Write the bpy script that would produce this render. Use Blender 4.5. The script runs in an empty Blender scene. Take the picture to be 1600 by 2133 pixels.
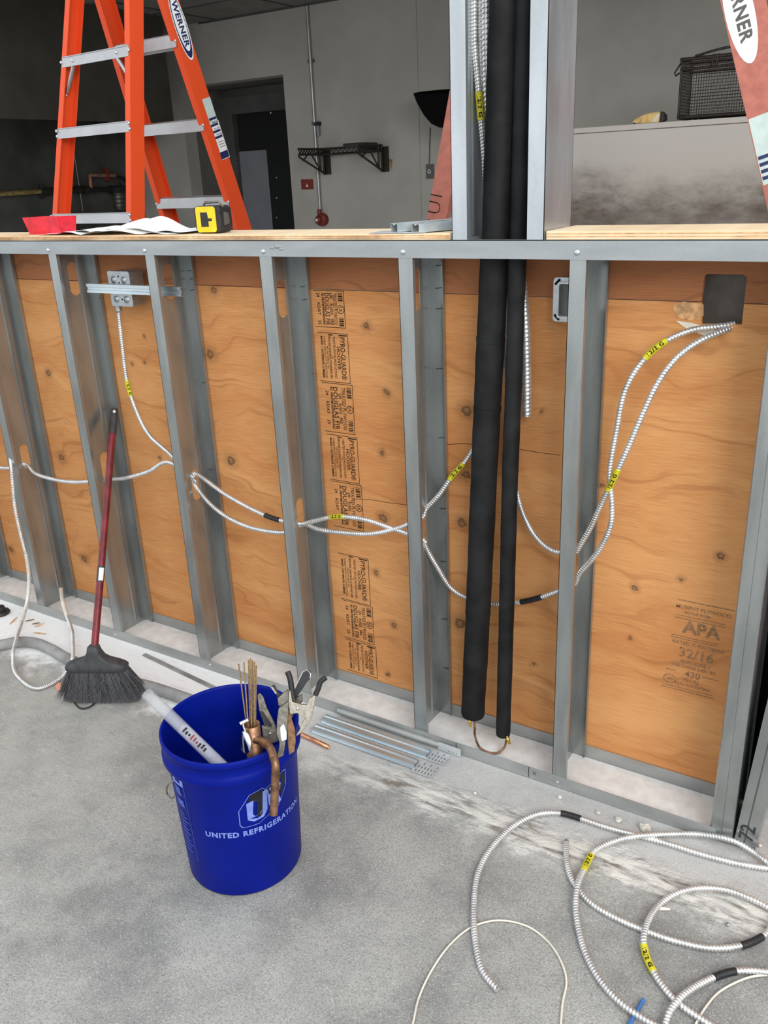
import bpy, math, random
from mathutils import Vector, Matrix
random.seed(7)
SC = bpy.context.scene
COL = SC.collection
V = Vector

# ------------------------------------------------------------------ camera
F_PX, W_PX, H_PX = 1800.5, 1600.0, 2133.0
CAM = V((2.6904, -1.7359, 1.4774))
yaw, pit, rol = math.radians(-33.038), math.radians(-21.238), math.radians(-2.6537)
FW = V((math.sin(yaw)*math.cos(pit), math.cos(yaw)*math.cos(pit), math.sin(pit)))
_r = FW.cross(V((0, 0, 1))).normalized(); _u = _r.cross(FW)
RT = math.cos(rol)*_r + math.sin(rol)*_u
UP = -math.sin(rol)*_r + math.cos(rol)*_u
cam_d = bpy.data.cameras.new('camera')
cam_d.sensor_fit = 'VERTICAL'; cam_d.sensor_height = 36.0
cam_d.lens = F_PX/H_PX*36.0
cam_d.clip_start = 0.02
cam = bpy.data.objects.new('camera', cam_d); COL.objects.link(cam)
M = Matrix((RT, UP, -FW)).transposed().to_4x4(); M.translation = CAM
cam.matrix_world = M
SC.camera = cam

# ------------------------------------------------------------------ world, lights, exposure
SC.view_settings.view_transform = 'Standard'
SC.view_settings.look = 'None'
SC.view_settings.gamma = 1.0
SC.view_settings.use_curve_mapping = False
SC.view_settings.exposure = 0.09
wd = bpy.data.worlds.new('overcast_sky'); SC.world = wd; wd.use_nodes = True
bg = wd.node_tree.nodes['Background']
bg.inputs[0].default_value = (0.90, 0.95, 1.0, 1); bg.inputs[1].default_value = 1.2
def area(name, loc, target, sx, sy, power, col=(1, 1, 1)):
    l = bpy.data.lights.new(name, 'AREA'); l.shape = 'RECTANGLE'; l.size = sx; l.size_y = sy
    l.energy = power; l.color = col
    o = bpy.data.objects.new(name, l); COL.objects.link(o); o.location = loc
    o.rotation_euler = (V(target)-V(loc)).to_track_quat('-Z', 'Y').to_euler()
    return o
area('storefront_daylight', (5.6, -3.6, 3.4), (1.3, 0.0, 0.5), 3.0, 2.4, 215, (1.0, 0.98, 0.95))

# ------------------------------------------------------------------ measuring helpers
def ray(px, py): return RT*((px-800)/F_PX) - UP*((py-1066.5)/F_PX) + FW
def aty(px, py, y): d = ray(px, py); return CAM + d*((y-CAM.y)/d.y)
def atx(px, py, x): d = ray(px, py); return CAM + d*((x-CAM.x)/d.x)
def atz(px, py, z=0.0): d = ray(px, py); return CAM + d*((z-CAM.z)/d.z)
def atd(px, py, dist): return CAM + ray(px, py)*dist
def pix(p):
    d = p-CAM; k = F_PX/d.dot(FW)
    return 800+k*d.dot(RT), 1066.5-k*d.dot(UP)

# ------------------------------------------------------------------ materials
MATS = {}
def nm(name):
    m = bpy.data.materials.new(name); m.use_nodes = True
    nt = m.node_tree; b = nt.nodes['Principled BSDF']; MATS[name] = m
    return m, nt, b
def N(nt, t, **kw):
    n = nt.nodes.new(t)
    for k, v in kw.items(): setattr(n, k, v)
    return n
def L(nt, a, b): nt.links.new(a, b)
def math_(nt, op, a, b=None, clamp=False):
    n = N(nt, 'ShaderNodeMath', operation=op, use_clamp=clamp)
    for i, v in enumerate((a, b)):
        if v is None: continue
        if isinstance(v, (int, float)): n.inputs[i].default_value = v
        else: L(nt, v, n.inputs[i])
    return n.outputs[0]
def maprange(nt, v, a, b, c, d, smooth=True):
    n = N(nt, 'ShaderNodeMapRange'); n.interpolation_type = 'SMOOTHSTEP' if smooth else 'LINEAR'
    L(nt, v, n.inputs[0])
    for i, q in enumerate((a, b, c, d)): n.inputs[i+1].default_value = q
    return n.outputs[0]
def mixc(nt, f, a, b):
    n = N(nt, 'ShaderNodeMix', data_type='RGBA')
    if isinstance(f, (int, float)): n.inputs[0].default_value = f
    else: L(nt, f, n.inputs[0])
    for i, v in ((6, a), (7, b)):
        if isinstance(v, tuple): n.inputs[i].default_value = (*v[:3], 1)
        else: L(nt, v, n.inputs[i])
    return n.outputs[2]
def wpos(nt): return N(nt, 'ShaderNodeNewGeometry').outputs['Position']
def scaled(nt, vec, s, off=(0, 0, 0)):
    n = N(nt, 'ShaderNodeMapping'); n.inputs['Scale'].default_value = s; n.inputs['Location'].default_value = off
    L(nt, vec, n.inputs[0]); return n.outputs[0]
def noise(nt, vec, scale, detail=4, rough=.55, dist=0):
    n = N(nt, 'ShaderNodeTexNoise'); L(nt, vec, n.inputs['Vector'])
    n.inputs['Scale'].default_value = scale; n.inputs['Detail'].default_value = detail
    n.inputs['Roughness'].default_value = rough; n.inputs['Distortion'].default_value = dist
    return n.outputs['Fac']
def bump(nt, b, h, strength=.3, dist=.01):
    n = N(nt, 'ShaderNodeBump'); n.inputs['Strength'].default_value = strength; n.inputs['Distance'].default_value = dist
    L(nt, h, n.inputs['Height']); L(nt, n.outputs[0], b.inputs['Normal'])
def plain(name, col, rough=.5, metal=0.0, var=.12, vs=40, bmp=0.0, spec=None, alpha=None, trans=0.0):
    m, nt, b = nm(name)
    p = wpos(nt); f = noise(nt, p, vs, 5)
    dark = tuple(max(0, c*(1-var)) for c in col); lite = tuple(min(1, c*(1+var)) for c in col)
    L(nt, mixc(nt, maprange(nt, f, .3, .7, 0, 1), dark, lite), b.inputs['Base Color'])
    b.inputs['Roughness'].default_value = rough; b.inputs['Metallic'].default_value = metal
    if spec is not None: b.inputs['Specular IOR Level'].default_value = spec
    if bmp: bump(nt, b, f, bmp, .002)
    if alpha is not None: b.inputs['Alpha'].default_value = alpha
    if trans: b.inputs['Transmission Weight'].default_value = trans
    return m
def galv(name, col=(.52, .54, .55), rough=.42, metal=.9, streak=(3, 3, .6)):
    m, nt, b = nm(name)
    p = wpos(nt)
    s = noise(nt, scaled(nt, p, streak), 7, 2, .5)
    vo = N(nt, 'ShaderNodeTexVoronoi'); L(nt, p, vo.inputs['Vector']); vo.inputs['Scale'].default_value = 260
    sp = N(nt, 'ShaderNodeSeparateColor'); L(nt, vo.outputs['Color'], sp.inputs[0])
    f = math_(nt, 'ADD', math_(nt, 'MULTIPLY', s, .93), math_(nt, 'MULTIPLY', sp.outputs[0], .07))
    L(nt, mixc(nt, maprange(nt, f, .3, .72, 0, 1), tuple(c*.88 for c in col), tuple(min(1, c*1.12) for c in col)), b.inputs['Base Color'])
    b.inputs['Metallic'].default_value = metal
    L(nt, maprange(nt, s, .3, .7, rough-.03, rough+.05), b.inputs['Roughness'])
    bump(nt, b, noise(nt, p, 3.5, 1), .05, .02)
    return m
galv('galv', (.36, .38, .375), .27, .74); galv('galv_bright', (.39, .41, .415), .38, .62, (.6, 3, 3)); galv('galv_post_lit', (.53, .56, .58), .34, .75); galv('galv_bar', (.66, .74, .78), .40, .9, (.6, 4, 4))  # posts get paler steel, their bright reflections put into the colour
galv('galv_dusty', (.40, .41, .40), .55, .6, (1, 3, 3)); galv('armor', (.76, .76, .75), .36, .8, (4, 4, 4))
plain('armor_white', (.72, .71, .66), .4, .35, .08)
plain('zinc_box', (.44, .46, .47), .4, .85, .1, 60)
plain('zinc_plate', (.60, .63, .64), .5, .45, .06, 30)
plain('steel_dull', (.21, .195, .165), .42, .85, .3, 120)
plain('steel_bright', (.40, .365, .30), .35, .9, .2, 150)
plain('rust_steel', (.22, .12, .06), .6, .5, .4, 90, .3)
plain('chrome', (.8, .8, .8), .12, 1.0, .04)
plain('copper', (.62, .30, .17), .38, .85, .25, 60)
plain('copper_dark', (.26, .14, .08), .45, .8, .45, 45)
plain('rod_brass', (.52, .36, .20), .4, .85, .3, 200)
plain('brass', (.82, .58, .13), .3, .95, .12)
plain('foam_black', (.009, .009, .0095), .7, 0, .6, 14, .2, spec=.3)
plain('rubber_black', (.012, .012, .013), .5, 0, .3)
plain('black_void', (.004, .004, .004), .9, 0, .1, spec=.1)
plain('tag_yellow', (.60, .54, .015), .5, 0, .12, 90)
plain('tag_black', (.012, .012, .014), .5, 0, .3, 200, .4)
plain('ink', (.030, .022, .016), .9, 0, .5, 300, spec=.1)
plain('ink_faint', (.30, .165, .085), .9, 0, .35, 220, spec=.1)
plain('pencil', (.03, .03, .035), .8, 0, .2)
plain('print_white', (.20, .27, .66), .5, 0, .12, 60, spec=.2)
plain('print_faint', (.075, .12, .46), .5, 0, .4, 160, spec=.2)
plain('print_black', (.006, .006, .012), .45, 0, .1)
plain('bucket_blue', (.0012, .009, .215), .45, 0, .10, 9, .03, spec=.10)
plain('orange_rail', (.80, .085, .020), .45, 0, .06, 260, .05, spec=.3)
plain('red_faded', (.47, .165, .125), .65, 0, .12, 40, .10, spec=.25)
plain('red_faded_dark', (.40, .075, .05), .6, 0, .2, 60, .15)
plain('aluminium', (.50, .50, .50), .4, .85, .06, 14)
plain('label_white', (.86, .87, .86), .5, 0, .05)
plain('label_teal', (.55, .66, .62), .5, 0, .06)
plain('label_navy', (.01, .02, .10), .5, 0, .1)
plain('rivet', (.70, .70, .70), .3, .9, .05)
plain('broom_red', (.17, .014, .018), .38, 0, .35, 30)
plain('broom_black', (.045, .045, .048), .6, 0, .3, 40)
plain('bristle', (.085, .085, .09), .65, 0, .5, 300)
plain('red_plastic', (.72, .02, .04), .45, 0, .2, 30)
plain('paper', (.90, .89, .86), .75, 0, .02)
plain('tape_yellow', (.86, .60, .01), .42, 0, .1, 80)
plain('tape_black', (.018, .018, .02), .5, 0, .3, 90)
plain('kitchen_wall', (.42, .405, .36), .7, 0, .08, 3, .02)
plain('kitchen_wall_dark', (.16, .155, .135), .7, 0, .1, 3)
plain('ceiling_tile', (.20, .19, .165), .85, 0, .12, 6)
plain('hood_steel', (.07, .067, .055), .5, .3, .15, 4)
plain('dull_black', (.012, .011, .010), .8, 0, .3, 5)  # near-black for the hood inside and the wall valves
plain('left_wall_grey', (.065, .065, .06), .7, 0, .35, 3)  # one dark mottled grey over the whole left wall
plain('door_black', (.010, .011, .011), .4, 0, .2)
plain('frame_dark', (.075, .078, .072), .5, 0, .15, 8)
plain('door_pane', (.21, .215, .24), .35, 0, .08, 5)
plain('wire_dark', (.045, .036, .030), .5, .5, .4, 90)
plain('alarm_red', (.19, .022, .015), .45, 0, .2, 40)
plain('pipe_gas', (.30, .22, .08), .5, .3, .4, 30)
plain('pipe_copper_old', (.36, .20, .13), .5, .5, .3, 30)
plain('outlet_dark', (.09, .088, .08), .5)
plain('bread', (.66, .46, .17), .7, 0, .35, 30)
plain('cork_white', (.80, .76, .62), .7, 0, .1)
plain('hose_grey', (.26, .255, .25), .8, 0, .35, 9, .2)
plain('dust', (.78, .775, .76), .95, 0, .08, 30, .25)
plain('stone', (.60, .56, .50), .9, 0, .25, 60, .5)
plain('brick_bit', (.72, .33, .22), .9, 0, .25, 60, .4)
plain('wire_white', (.74, .68, .58), .5, 0, .1, 20)
plain('wire_blue', (.05, .16, .42), .45, 0, .1)
plain('ply_edge', (.62, .34, .15), .7, 0, .35, 60, .2)

plain('label_film', (.55, .56, .66), .5, 0, .1, 40, alpha=.45)
def clear_plastic():
    m, nt, b = nm('clear_plastic')
    b.inputs['Base Color'].default_value = (.93, .95, .97, 1); b.inputs['Roughness'].default_value = .25
    b.inputs['Transmission Weight'].default_value = .55; b.inputs['IOR'].default_value = 1.25
    b.inputs['Alpha'].default_value = .30
clear_plastic()

def stainless():
    m, nt, b = nm('stainless_sooty')
    p = wpos(nt); sx = N(nt, 'ShaderNodeSeparateXYZ'); L(nt, p, sx.inputs[0])
    n1 = noise(nt, scaled(nt, p, (1, 1, 2.0)), 3.6, 8, .66, .0)
    h = math_(nt, 'ADD', sx.outputs[2], math_(nt, 'MULTIPLY', math_(nt, 'SUBTRACT', n1, .5), .35))
    g = maprange(nt, h, 1.20, 1.50, 1, 0)
    g = math_(nt, 'MULTIPLY', g, maprange(nt, n1, .25, .75, 1.0, .55), True)
    L(nt, mixc(nt, g, (.60, .565, .51), (.135, .10, .078)), b.inputs['Base Color'])
    b.inputs['Metallic'].default_value = .35
    L(nt, maprange(nt, g, 0, 1, .45, .7), b.inputs['Roughness'])
    bump(nt, b, n1, .1, .01)
stainless()

S = 0.4064
KNOTS = [(100, 777, 12), (128, 953, 15), (22, 1145, 13), (175, 1165, 15), (445, 603, 12), (437, 738, 15), (481, 960, 16), (763, 680, 9),
         (805, 818, 8), (795, 945, 8), (797, 1078, 12), (783, 1193, 8), (820, 1304, 8), (808, 1405, 7), (972, 855, 14),
         (970, 990, 13), (962, 1090, 13), (958, 1300, 17), (1128, 858, 6), (1310, 560, 9), (1253, 1010, 6), (1322, 1226, 8), (1420, 1208, 6),
         (1500, 1160, 8), (1313, 1330, 5), (300, 755, 6), (275, 758, 6), (333, 955, 6), (1110, 1385, 6), (300, 700, 5), (700, 575, 6), (545, 575, 9)]
def plywood(name, lo, hi, dark, knots=True, seed=0.0):
    m, nt, b = nm(name)
    p = wpos(nt)
    sx = N(nt, 'ShaderNodeSeparateXYZ'); L(nt, p, sx.inputs[0])
    cb = N(nt, 'ShaderNodeCombineXYZ'); L(nt, sx.outputs[0], cb.inputs[0]); L(nt, sx.outputs[2], cb.inputs[1]); cb.inputs[2].default_value = seed
    q = cb.outputs[0]
    nv = N(nt, 'ShaderNodeTexNoise'); L(nt, q, nv.inputs['Vector']); nv.inputs['Scale'].default_value = 55; nv.inputs['Detail'].default_value = 2
    va = N(nt, 'ShaderNodeVectorMath', operation='SUBTRACT'); L(nt, nv.outputs['Color'], va.inputs[0]); va.inputs[1].default_value = (.5, .5, .5)
    vb = N(nt, 'ShaderNodeVectorMath', operation='SCALE'); L(nt, va.outputs[0], vb.inputs[0]); vb.inputs['Scale'].default_value = .022
    vc = N(nt, 'ShaderNodeVectorMath', operation='ADD'); L(nt, q, vc.inputs[0]); L(nt, vb.outputs[0], vc.inputs[1]); qk = scaled(nt, vc.outputs[0], (1.0, 1.12, 0))
    kmask = None; kd = None
    if knots:
        for i, (px, py, rp) in enumerate(KNOTS):
            c = aty(px, py, .152); r = rp/760.0
            d = N(nt, 'ShaderNodeVectorMath', operation='DISTANCE'); L(nt, qk, d.inputs[0])
            d.inputs[1].default_value = (c.x, c.z*1.12, 0)
            k = math_(nt, 'MAXIMUM', math_(nt, 'MULTIPLY', maprange(nt, d.outputs['Value'], r*.55, r*1.0, 1, 0), maprange(nt, d.outputs['Value'], r*.1, r*.65, .55, 1)), maprange(nt, d.outputs['Value'], r*.9, r*2.2, .32, 0))
            e = maprange(nt, d.outputs['Value'], 0, r*6.5, r*1.9*(1 if i % 2 else -1), 0)
            kmask = k if kmask is None else math_(nt, 'MAXIMUM', kmask, k)
            kd = e if kd is None else math_(nt, 'ADD', kd, e)
    warp = math_(nt, 'MULTIPLY', math_(nt, 'SUBTRACT', noise(nt, scaled(nt, q, (1.6, 3.2, 1)), 2.0, 2), .5), .22)
    zz = math_(nt, 'ADD', sx.outputs[2], warp)
    if kd is not None: zz = math_(nt, 'ADD', zz, kd)
    c2 = N(nt, 'ShaderNodeCombineXYZ'); L(nt, math_(nt, 'MULTIPLY', sx.outputs[0], .028), c2.inputs[0]); L(nt, zz, c2.inputs[1]); c2.inputs[2].default_value = seed
    broad = noise(nt, scaled(nt, c2.outputs[0], (4, 1, 1)), 9.0, 3, .5)
    rings = noise(nt, scaled(nt, c2.outputs[0], (3, 1, 1)), 34.0, 3, .55)
    c3 = N(nt, 'ShaderNodeCombineXYZ'); L(nt, math_(nt, 'MULTIPLY', sx.outputs[0], .035), c3.inputs[0]); L(nt, sx.outputs[2], c3.inputs[1])
    fine = noise(nt, c3.outputs[0], 420.0, 3, .6)
    f = math_(nt, 'ADD', math_(nt, 'MULTIPLY', broad, .55), math_(nt, 'MULTIPLY', fine, .45))
    col = mixc(nt, maprange(nt, f, .34, .66, 0, 1), lo, hi)
    line = maprange(nt, rings, .54, .70, 0, .50)
    col = mixc(nt, line, col, dark)
    if kmask is not None: col = mixc(nt, math_(nt, 'MULTIPLY', kmask, .95), col, (.13, .07, .035))
    L(nt, col, b.inputs['Base Color'])
    b.inputs['Roughness'].default_value = .75; b.inputs['Specular IOR Level'].default_value = .25
    bump(nt, b, fine, .15, .002)
    return m
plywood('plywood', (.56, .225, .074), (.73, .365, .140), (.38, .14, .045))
plywood('plywood_upper_shaded', (.36, .135, .055), (.46, .19, .08), (.22, .08, .035), False, 4.0)  # track's shade painted into the strip, partly the board's own darker tone
plywood('counter_ply_lit', (.76, .56, .35), (.88, .70, .47), (.55, .34, .17), False, 9.0)  # pale board raised further, strong overhead light put into its colour

def concrete():
    m, nt, b = nm('concrete')
    p = wpos(nt); sx = N(nt, 'ShaderNodeSeparateXYZ'); L(nt, p, sx.inputs[0]); X, Y = sx.outputs[0], sx.outputs[1]
    big = noise(nt, p, 3.0, 6, .62); mid = noise(nt, p, 11, 6, .65); grain = noise(nt, p, 230, 3, .75); speck = noise(nt, p, 420, 2, .6)
    st = noise(nt, scaled(nt, p, (2.2, 9, 1)), 5, 6, .65, .4)
    base = mixc(nt, maprange(nt, big, .36, .64, 0, 1), (.245, .242, .232), (.40, .394, .37))
    base = mixc(nt, maprange(nt, mid, .4, .75, 0, .5), base, (.47, .455, .415))
    base = mixc(nt, maprange(nt, grain, .44, .70, 0, .62), base, (.13, .128, .12))
    base = mixc(nt, maprange(nt, speck, .58, .70, 0, .7), base, (.66, .655, .62))
    # warm grime far left corner
    base = mixc(nt, math_(nt, 'MULTIPLY', maprange(nt, X, 1.45, .6, 0, .55), maprange(nt, mid, .3, .65, .3, 1)), base, (.44, .415, .37))
    mr = N(nt, 'ShaderNodeMapping'); L(nt, p, mr.inputs[0]); mr.inputs['Rotation'].default_value = (0, 0, .25); mr.inputs['Scale'].default_value = (5, 26, 1)
    scr = noise(nt, mr.outputs[0], 4, 5, .7)
    base = mixc(nt, math_(nt, 'MULTIPLY', maprange(nt, X, 1.6, .9, 0, 1), maprange(nt, scr, .56, .70, 0, .45)), base, (.60, .59, .56))
    base = mixc(nt, math_(nt, 'MULTIPLY', maprange(nt, X, 1.6, .9, .1, 1), maprange(nt, scr, .44, .30, 0, .40)), base, (.17, .165, .155))
    # plaster dust swept against the framing
    near = maprange(nt, math_(nt, 'ADD', Y, math_(nt, 'MULTIPLY', math_(nt, 'SUBTRACT', mid, .5), .30)), -.30, -.17, 0, 1)
    left = maprange(nt, X, 1.45, .95, .30, 1)
    patch = maprange(nt, st, .26, .46, .72, 1)
    dustf = math_(nt, 'MULTIPLY', math_(nt, 'MULTIPLY', near, left), patch, True)
    inside = maprange(nt, Y, -.01, .0, 0, 1)
    base = mixc(nt, dustf, base, (.90, .895, .885))
    # old mortar line and brown residue
    band = math_(nt, 'SUBTRACT', 1.0, maprange(nt, math_(nt, 'ABSOLUTE', math_(nt, 'ADD', Y, math_(nt, 'ADD', .185, math_(nt, 'MULTIPLY', math_(nt, 'SUBTRACT', mid, .5), .16)))), .01, .075, 0, 1))
    band = math_(nt, 'MULTIPLY', band, maprange(nt, X, 1.35, 1.75, 0, 1))
    base = mixc(nt, math_(nt, 'MULTIPLY', band, maprange(nt, st, .44, .58, 0, .85)), base, (.80, .77, .70))
    base = mixc(nt, math_(nt, 'MULTIPLY', band, maprange(nt, st, .46, .36, 0, .75)), base, (.17, .115, .065))
    L(nt, base, b.inputs['Base Color'])
    b.inputs['Roughness'].default_value = .82; b.inputs['Specular IOR Level'].default_value = .3
    h = math_(nt, 'ADD', math_(nt, 'MULTIPLY', grain, .25), math_(nt, 'ADD', math_(nt, 'MULTIPLY', mid, .35), math_(nt, 'MULTIPLY', math_(nt, 'MULTIPLY', band, st), 1.6)))
    bump(nt, b, h, .6, .012)
concrete()

# ------------------------------------------------------------------ mesh helpers
WLOC = {}
class MB:
    def __init__(s): s.v = []; s.f = []; s.smooth = []
    def add(s, vs, fs, sm=False):
        o = len(s.v); s.v += [V(p) for p in vs]; s.f += [tuple(i+o for i in f) for f in fs]; s.smooth += [sm]*len(fs); return s
    def box(s, lo, hi):
        x0, y0, z0 = lo; x1, y1, z1 = hi
        return s.add([(x0, y0, z0), (x1, y0, z0), (x1, y1, z0), (x0, y1, z0), (x0, y0, z1), (x1, y0, z1), (x1, y1, z1), (x0, y1, z1)],
                     [(0, 3, 2, 1), (4, 5, 6, 7), (0, 1, 5, 4), (1, 2, 6, 5), (2, 3, 7, 6), (3, 0, 4, 7)])
    def obox(s, c, ax, ay, az, hx, hy, hz):
        c = V(c); vs = []
        for k in (-1, 1):
            for (i, j) in ((-1, -1), (1, -1), (1, 1), (-1, 1)): vs.append(c+ax*hx*i+ay*hy*j+az*hz*k)
        return s.add(vs, [(0, 3, 2, 1), (4, 5, 6, 7), (0, 1, 5, 4), (1, 2, 6, 5), (2, 3, 7, 6), (3, 0, 4, 7)])
    def prism(s, poly, frame, d0, d1, sm=False):
        """poly: 2D outline; frame: (o, ex, ey, ez); extruded along ez from d0 to d1"""
        o, ex, ey, ez = frame; n = len(poly)
        vs = [o+ex*x+ey*y+ez*d0 for x, y in poly]+[o+ex*x+ey*y+ez*d1 for x, y in poly]
        fs = [tuple(reversed(range(n))), tuple(range(n, 2*n))]+[(i, (i+1) % n, n+(i+1) % n, n+i) for i in range(n)]
        return s.add(vs, fs, sm)
    def sheet(s, path, frame, d0, d1, t=.0012):
        """thin folded sheet: open 2D path given thickness t, extruded along ez"""
        pts = [V((x, y)) for x, y in path]; n = len(pts); off = []
        for i in range(n):
            a = pts[max(i-1, 0)]; b = pts[min(i+1, n-1)]
            if 0 < i < n-1:
                d1_ = (pts[i]-a).normalized(); d2_ = (b-pts[i]).normalized()
                n1 = V((-d1_.y, d1_.x)); n2 = V((-d2_.y, d2_.x)); m_ = (n1+n2)
                m_ = m_.normalized()/max(.3, m_.normalized().dot(n1)) if m_.length > 1e-6 else n1
            else:
                d_ = (b-a).normalized(); m_ = V((-d_.y, d_.x))
            off.append(pts[i]+m_*t)
        poly = [(p.x, p.y) for p in pts]
        o, ex, ey, ez = frame
        A0 = [o+ex*p.x+ey*p.y+ez*d0 for p in pts]; B0 = [o+ex*p.x+ey*p.y+ez*d0 for p in off]
        A1 = [q+ez*(d1-d0) for q in A0]; B1 = [q+ez*(d1-d0) for q in B0]
        vs = A0+B0+A1+B1; fs = []
        for i in range(n-1):
            fs += [(i, i+1, 2*n+i+1, 2*n+i), (n+i+1, n+i, 3*n+i, 3*n+i+1), (i+1, i, n+i, n+i+1), (2*n+i, 2*n+i+1, 3*n+i+1, 3*n+i)]
        fs += [(0, 2*n, 3*n, n), (n-1, 2*n-1, 4*n-1, 3*n-1)]
        return s.add(vs, fs)
    def tube(s, pts, r, seg=12, cap=True, sm=True):
        pts = [V(p) for p in pts]; n = len(pts); rr = r if isinstance(r, (list, tuple)) else [r]*n
        fr = frames(pts); vs = []; fs = []
        for i in range(n):
            _, u, w = fr[i]
            for j in range(seg):
                a = 2*math.pi*j/seg; vs.append(pts[i]+(u*math.cos(a)+w*math.sin(a))*rr[i])
        for i in range(n-1):
            for j in range(seg):
                k = (j+1) % seg; fs.append((i*seg+j, i*seg+k, (i+1)*seg+k, (i+1)*seg+j))
        s.add(vs, fs, sm)
        if cap:
            s.add(vs[:seg], [tuple(reversed(range(seg)))]); s.add(vs[-seg:], [tuple(range(seg))])
        return s
    def lathe(s, prof, o, ex, ey, ez, seg=48, a0=0, a1=2*math.pi, sm=True):
        full = abs(a1-a0-2*math.pi) < 1e-6; m = seg if full else seg+1; vs = []; fs = []; n = len(prof)
        for r, z in prof:
            for j in range(m):
                a = a0+(a1-a0)*j/seg; vs.append(o+(ex*math.cos(a)+ey*math.sin(a))*r+ez*z)
        for i in range(n-1):
            for j in range(seg):
                k = (j+1) % m; fs.append((i*m+j, i*m+k, (i+1)*m+k, (i+1)*m+j))
        return s.add(vs, fs, sm)
    def ball(s, c, r, seg=10, rings=6, sc=(1, 1, 1)):
        prof = [(r*math.sin(math.pi*i/rings), -r*math.cos(math.pi*i/rings)) for i in range(rings+1)]
        c = V(c); t = MB(); t.lathe(prof, V((0, 0, 0)), V((1, 0, 0)), V((0, 1, 0)), V((0, 0, 1)), seg)
        return s.add([c+V((p.x*sc[0], p.y*sc[1], p.z*sc[2])) for p in t.v], t.f, True)
    def build(s, name, mat, parent=None, bevel=0.0):
        me = bpy.data.meshes.new(name)
        lo = [min(p[i] for p in s.v) for i in range(3)]; hi = [max(p[i] for p in s.v) for i in range(3)]
        org = V(((lo[0]+hi[0])/2, (lo[1]+hi[1])/2, lo[2]))
        me.from_pydata([p-org for p in s.v], [], s.f); me.validate(); me.update()
        if len(me.polygons) == len(s.smooth): me.polygons.foreach_set('use_smooth', s.smooth)
        me.materials.append(MATS[mat])
        o = bpy.data.objects.new(name, me); COL.objects.link(o)
        WLOC[o.name] = org
        if parent is not None:
            o.parent = parent; o.location = org-WLOC[parent.name]
        else: o.location = org
        if bevel:
            md = o.modifiers.new('bevel', 'BEVEL'); md.width = bevel; md.segments = 2; md.limit_method = 'ANGLE'
        return o
def frames(pts):
    n = len(pts); T = []
    for i in range(n):
        d = pts[min(i+1, n-1)]-pts[max(i-1, 0)]
        T.append(d.normalized() if d.length > 1e-9 else V((0, 0, 1)))
    u = T[0].orthogonal().normalized(); out = []
    for i in range(n):
        u = (u-T[i]*u.dot(T[i]))
        u = u.normalized() if u.length > 1e-6 else T[i].orthogonal().normalized()
        out.append((T[i], u, T[i].cross(u)))
    return out
def tag(o, label, cat, group=None, kind=None):
    if label: o['label'] = label
    if cat: o['category'] = cat
    if group: o['group'] = group
    if kind: o['kind'] = kind
    return o
def thing(name, label, cat, loc, group=None):
    o = bpy.data.objects.new(name, None); COL.objects.link(o); o.location = loc; o.empty_display_size = .05
    WLOC[o.name] = V(loc)
    return tag(o, label, cat, group)
def struct(o): o['kind'] = 'structure'; return o
def spline(pts, step=.004, closed=False):
    pts = [V(p) for p in pts]; out = []
    n = len(pts)
    for i in range(n-1):
        p0 = pts[i-1] if i > 0 else pts[i]*2-pts[i+1]; p1, p2 = pts[i], pts[i+1]
        p3 = pts[i+2] if i+2 < n else pts[i+1]*2-pts[i]
        t0 = 0.; t1 = t0+max(1e-6, (p1-p0).length)**.5; t2 = t1+max(1e-6, (p2-p1).length)**.5; t3 = t2+max(1e-6, (p3-p2).length)**.5
        m = max(2, int((p2-p1).length/step*2))
        for k in range(m):
            t = t1+(t2-t1)*k/m
            a1 = p0*((t1-t)/(t1-t0))+p1*((t-t0)/(t1-t0)); a2 = p1*((t2-t)/(t2-t1))+p2*((t-t1)/(t2-t1)); a3 = p2*((t3-t)/(t3-t2))+p3*((t-t2)/(t3-t2))
            b1 = a1*((t2-t)/(t2-t0))+a2*((t-t0)/(t2-t0)); b2 = a2*((t3-t)/(t3-t1))+a3*((t-t1)/(t3-t1))
            out.append(b1*((t2-t)/(t2-t1))+b2*((t-t1)/(t2-t1)))
    out.append(pts[-1]); return out
def resample(pts, step):
    out = [pts[0].copy()]; acc = 0.0
    for i in range(1, len(pts)):
        a, b = pts[i-1], pts[i]; d = (b-a).length
        while acc+d >= step and d > 1e-12:
            t = (step-acc)/d; a = a.lerp(b, t); out.append(a.copy()); d = (b-a).length; acc = 0.0
        acc += d
    return out
def ribbed(mb, pts, r, pitch, seg=12, depth=.30):
    """helically wound armour along a path"""
    K = 5; prof = [(1-depth), .985, 1.03, 1.03, .985]
    path = resample(pts, pitch/K); n = len(path); fr = frames(path); vs = []; fs = []
    def at(s):
        s = max(0.0, min(n-1.001, s)); i = int(s); t = s-i
        return path[i].lerp(path[i+1], t), fr[i]
    for i in range(n):
        for j in range(seg):
            c, (T, u, w) = at(i+K*j/seg)
            a = 2*math.pi*j/seg; vs.append(c+(u*math.cos(a)+w*math.sin(a))*r*prof[i % K])
    for i in range(n-1):
        for j in range(seg-1):
            fs.append((i*seg+j, i*seg+j+1, (i+1)*seg+j+1, (i+1)*seg+j))
        if i+K+1 < n: fs.append((i*seg+seg-1, (i+K)*seg, (i+K+1)*seg, (i+1)*seg+seg-1))
    mb.add(vs, fs, True)
    mb.add([path[0]+(fr[0][1]*math.cos(2*math.pi*j/seg)+fr[0][2]*math.sin(2*math.pi*j/seg))*r*.97 for j in range(seg)], [tuple(reversed(range(seg)))])
    mb.add([path[-1]+(fr[-1][1]*math.cos(2*math.pi*j/seg)+fr[-1][2]*math.sin(2*math.pi*j/seg))*r*.97 for j in range(seg)], [tuple(range(seg))])
    return path
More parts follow.
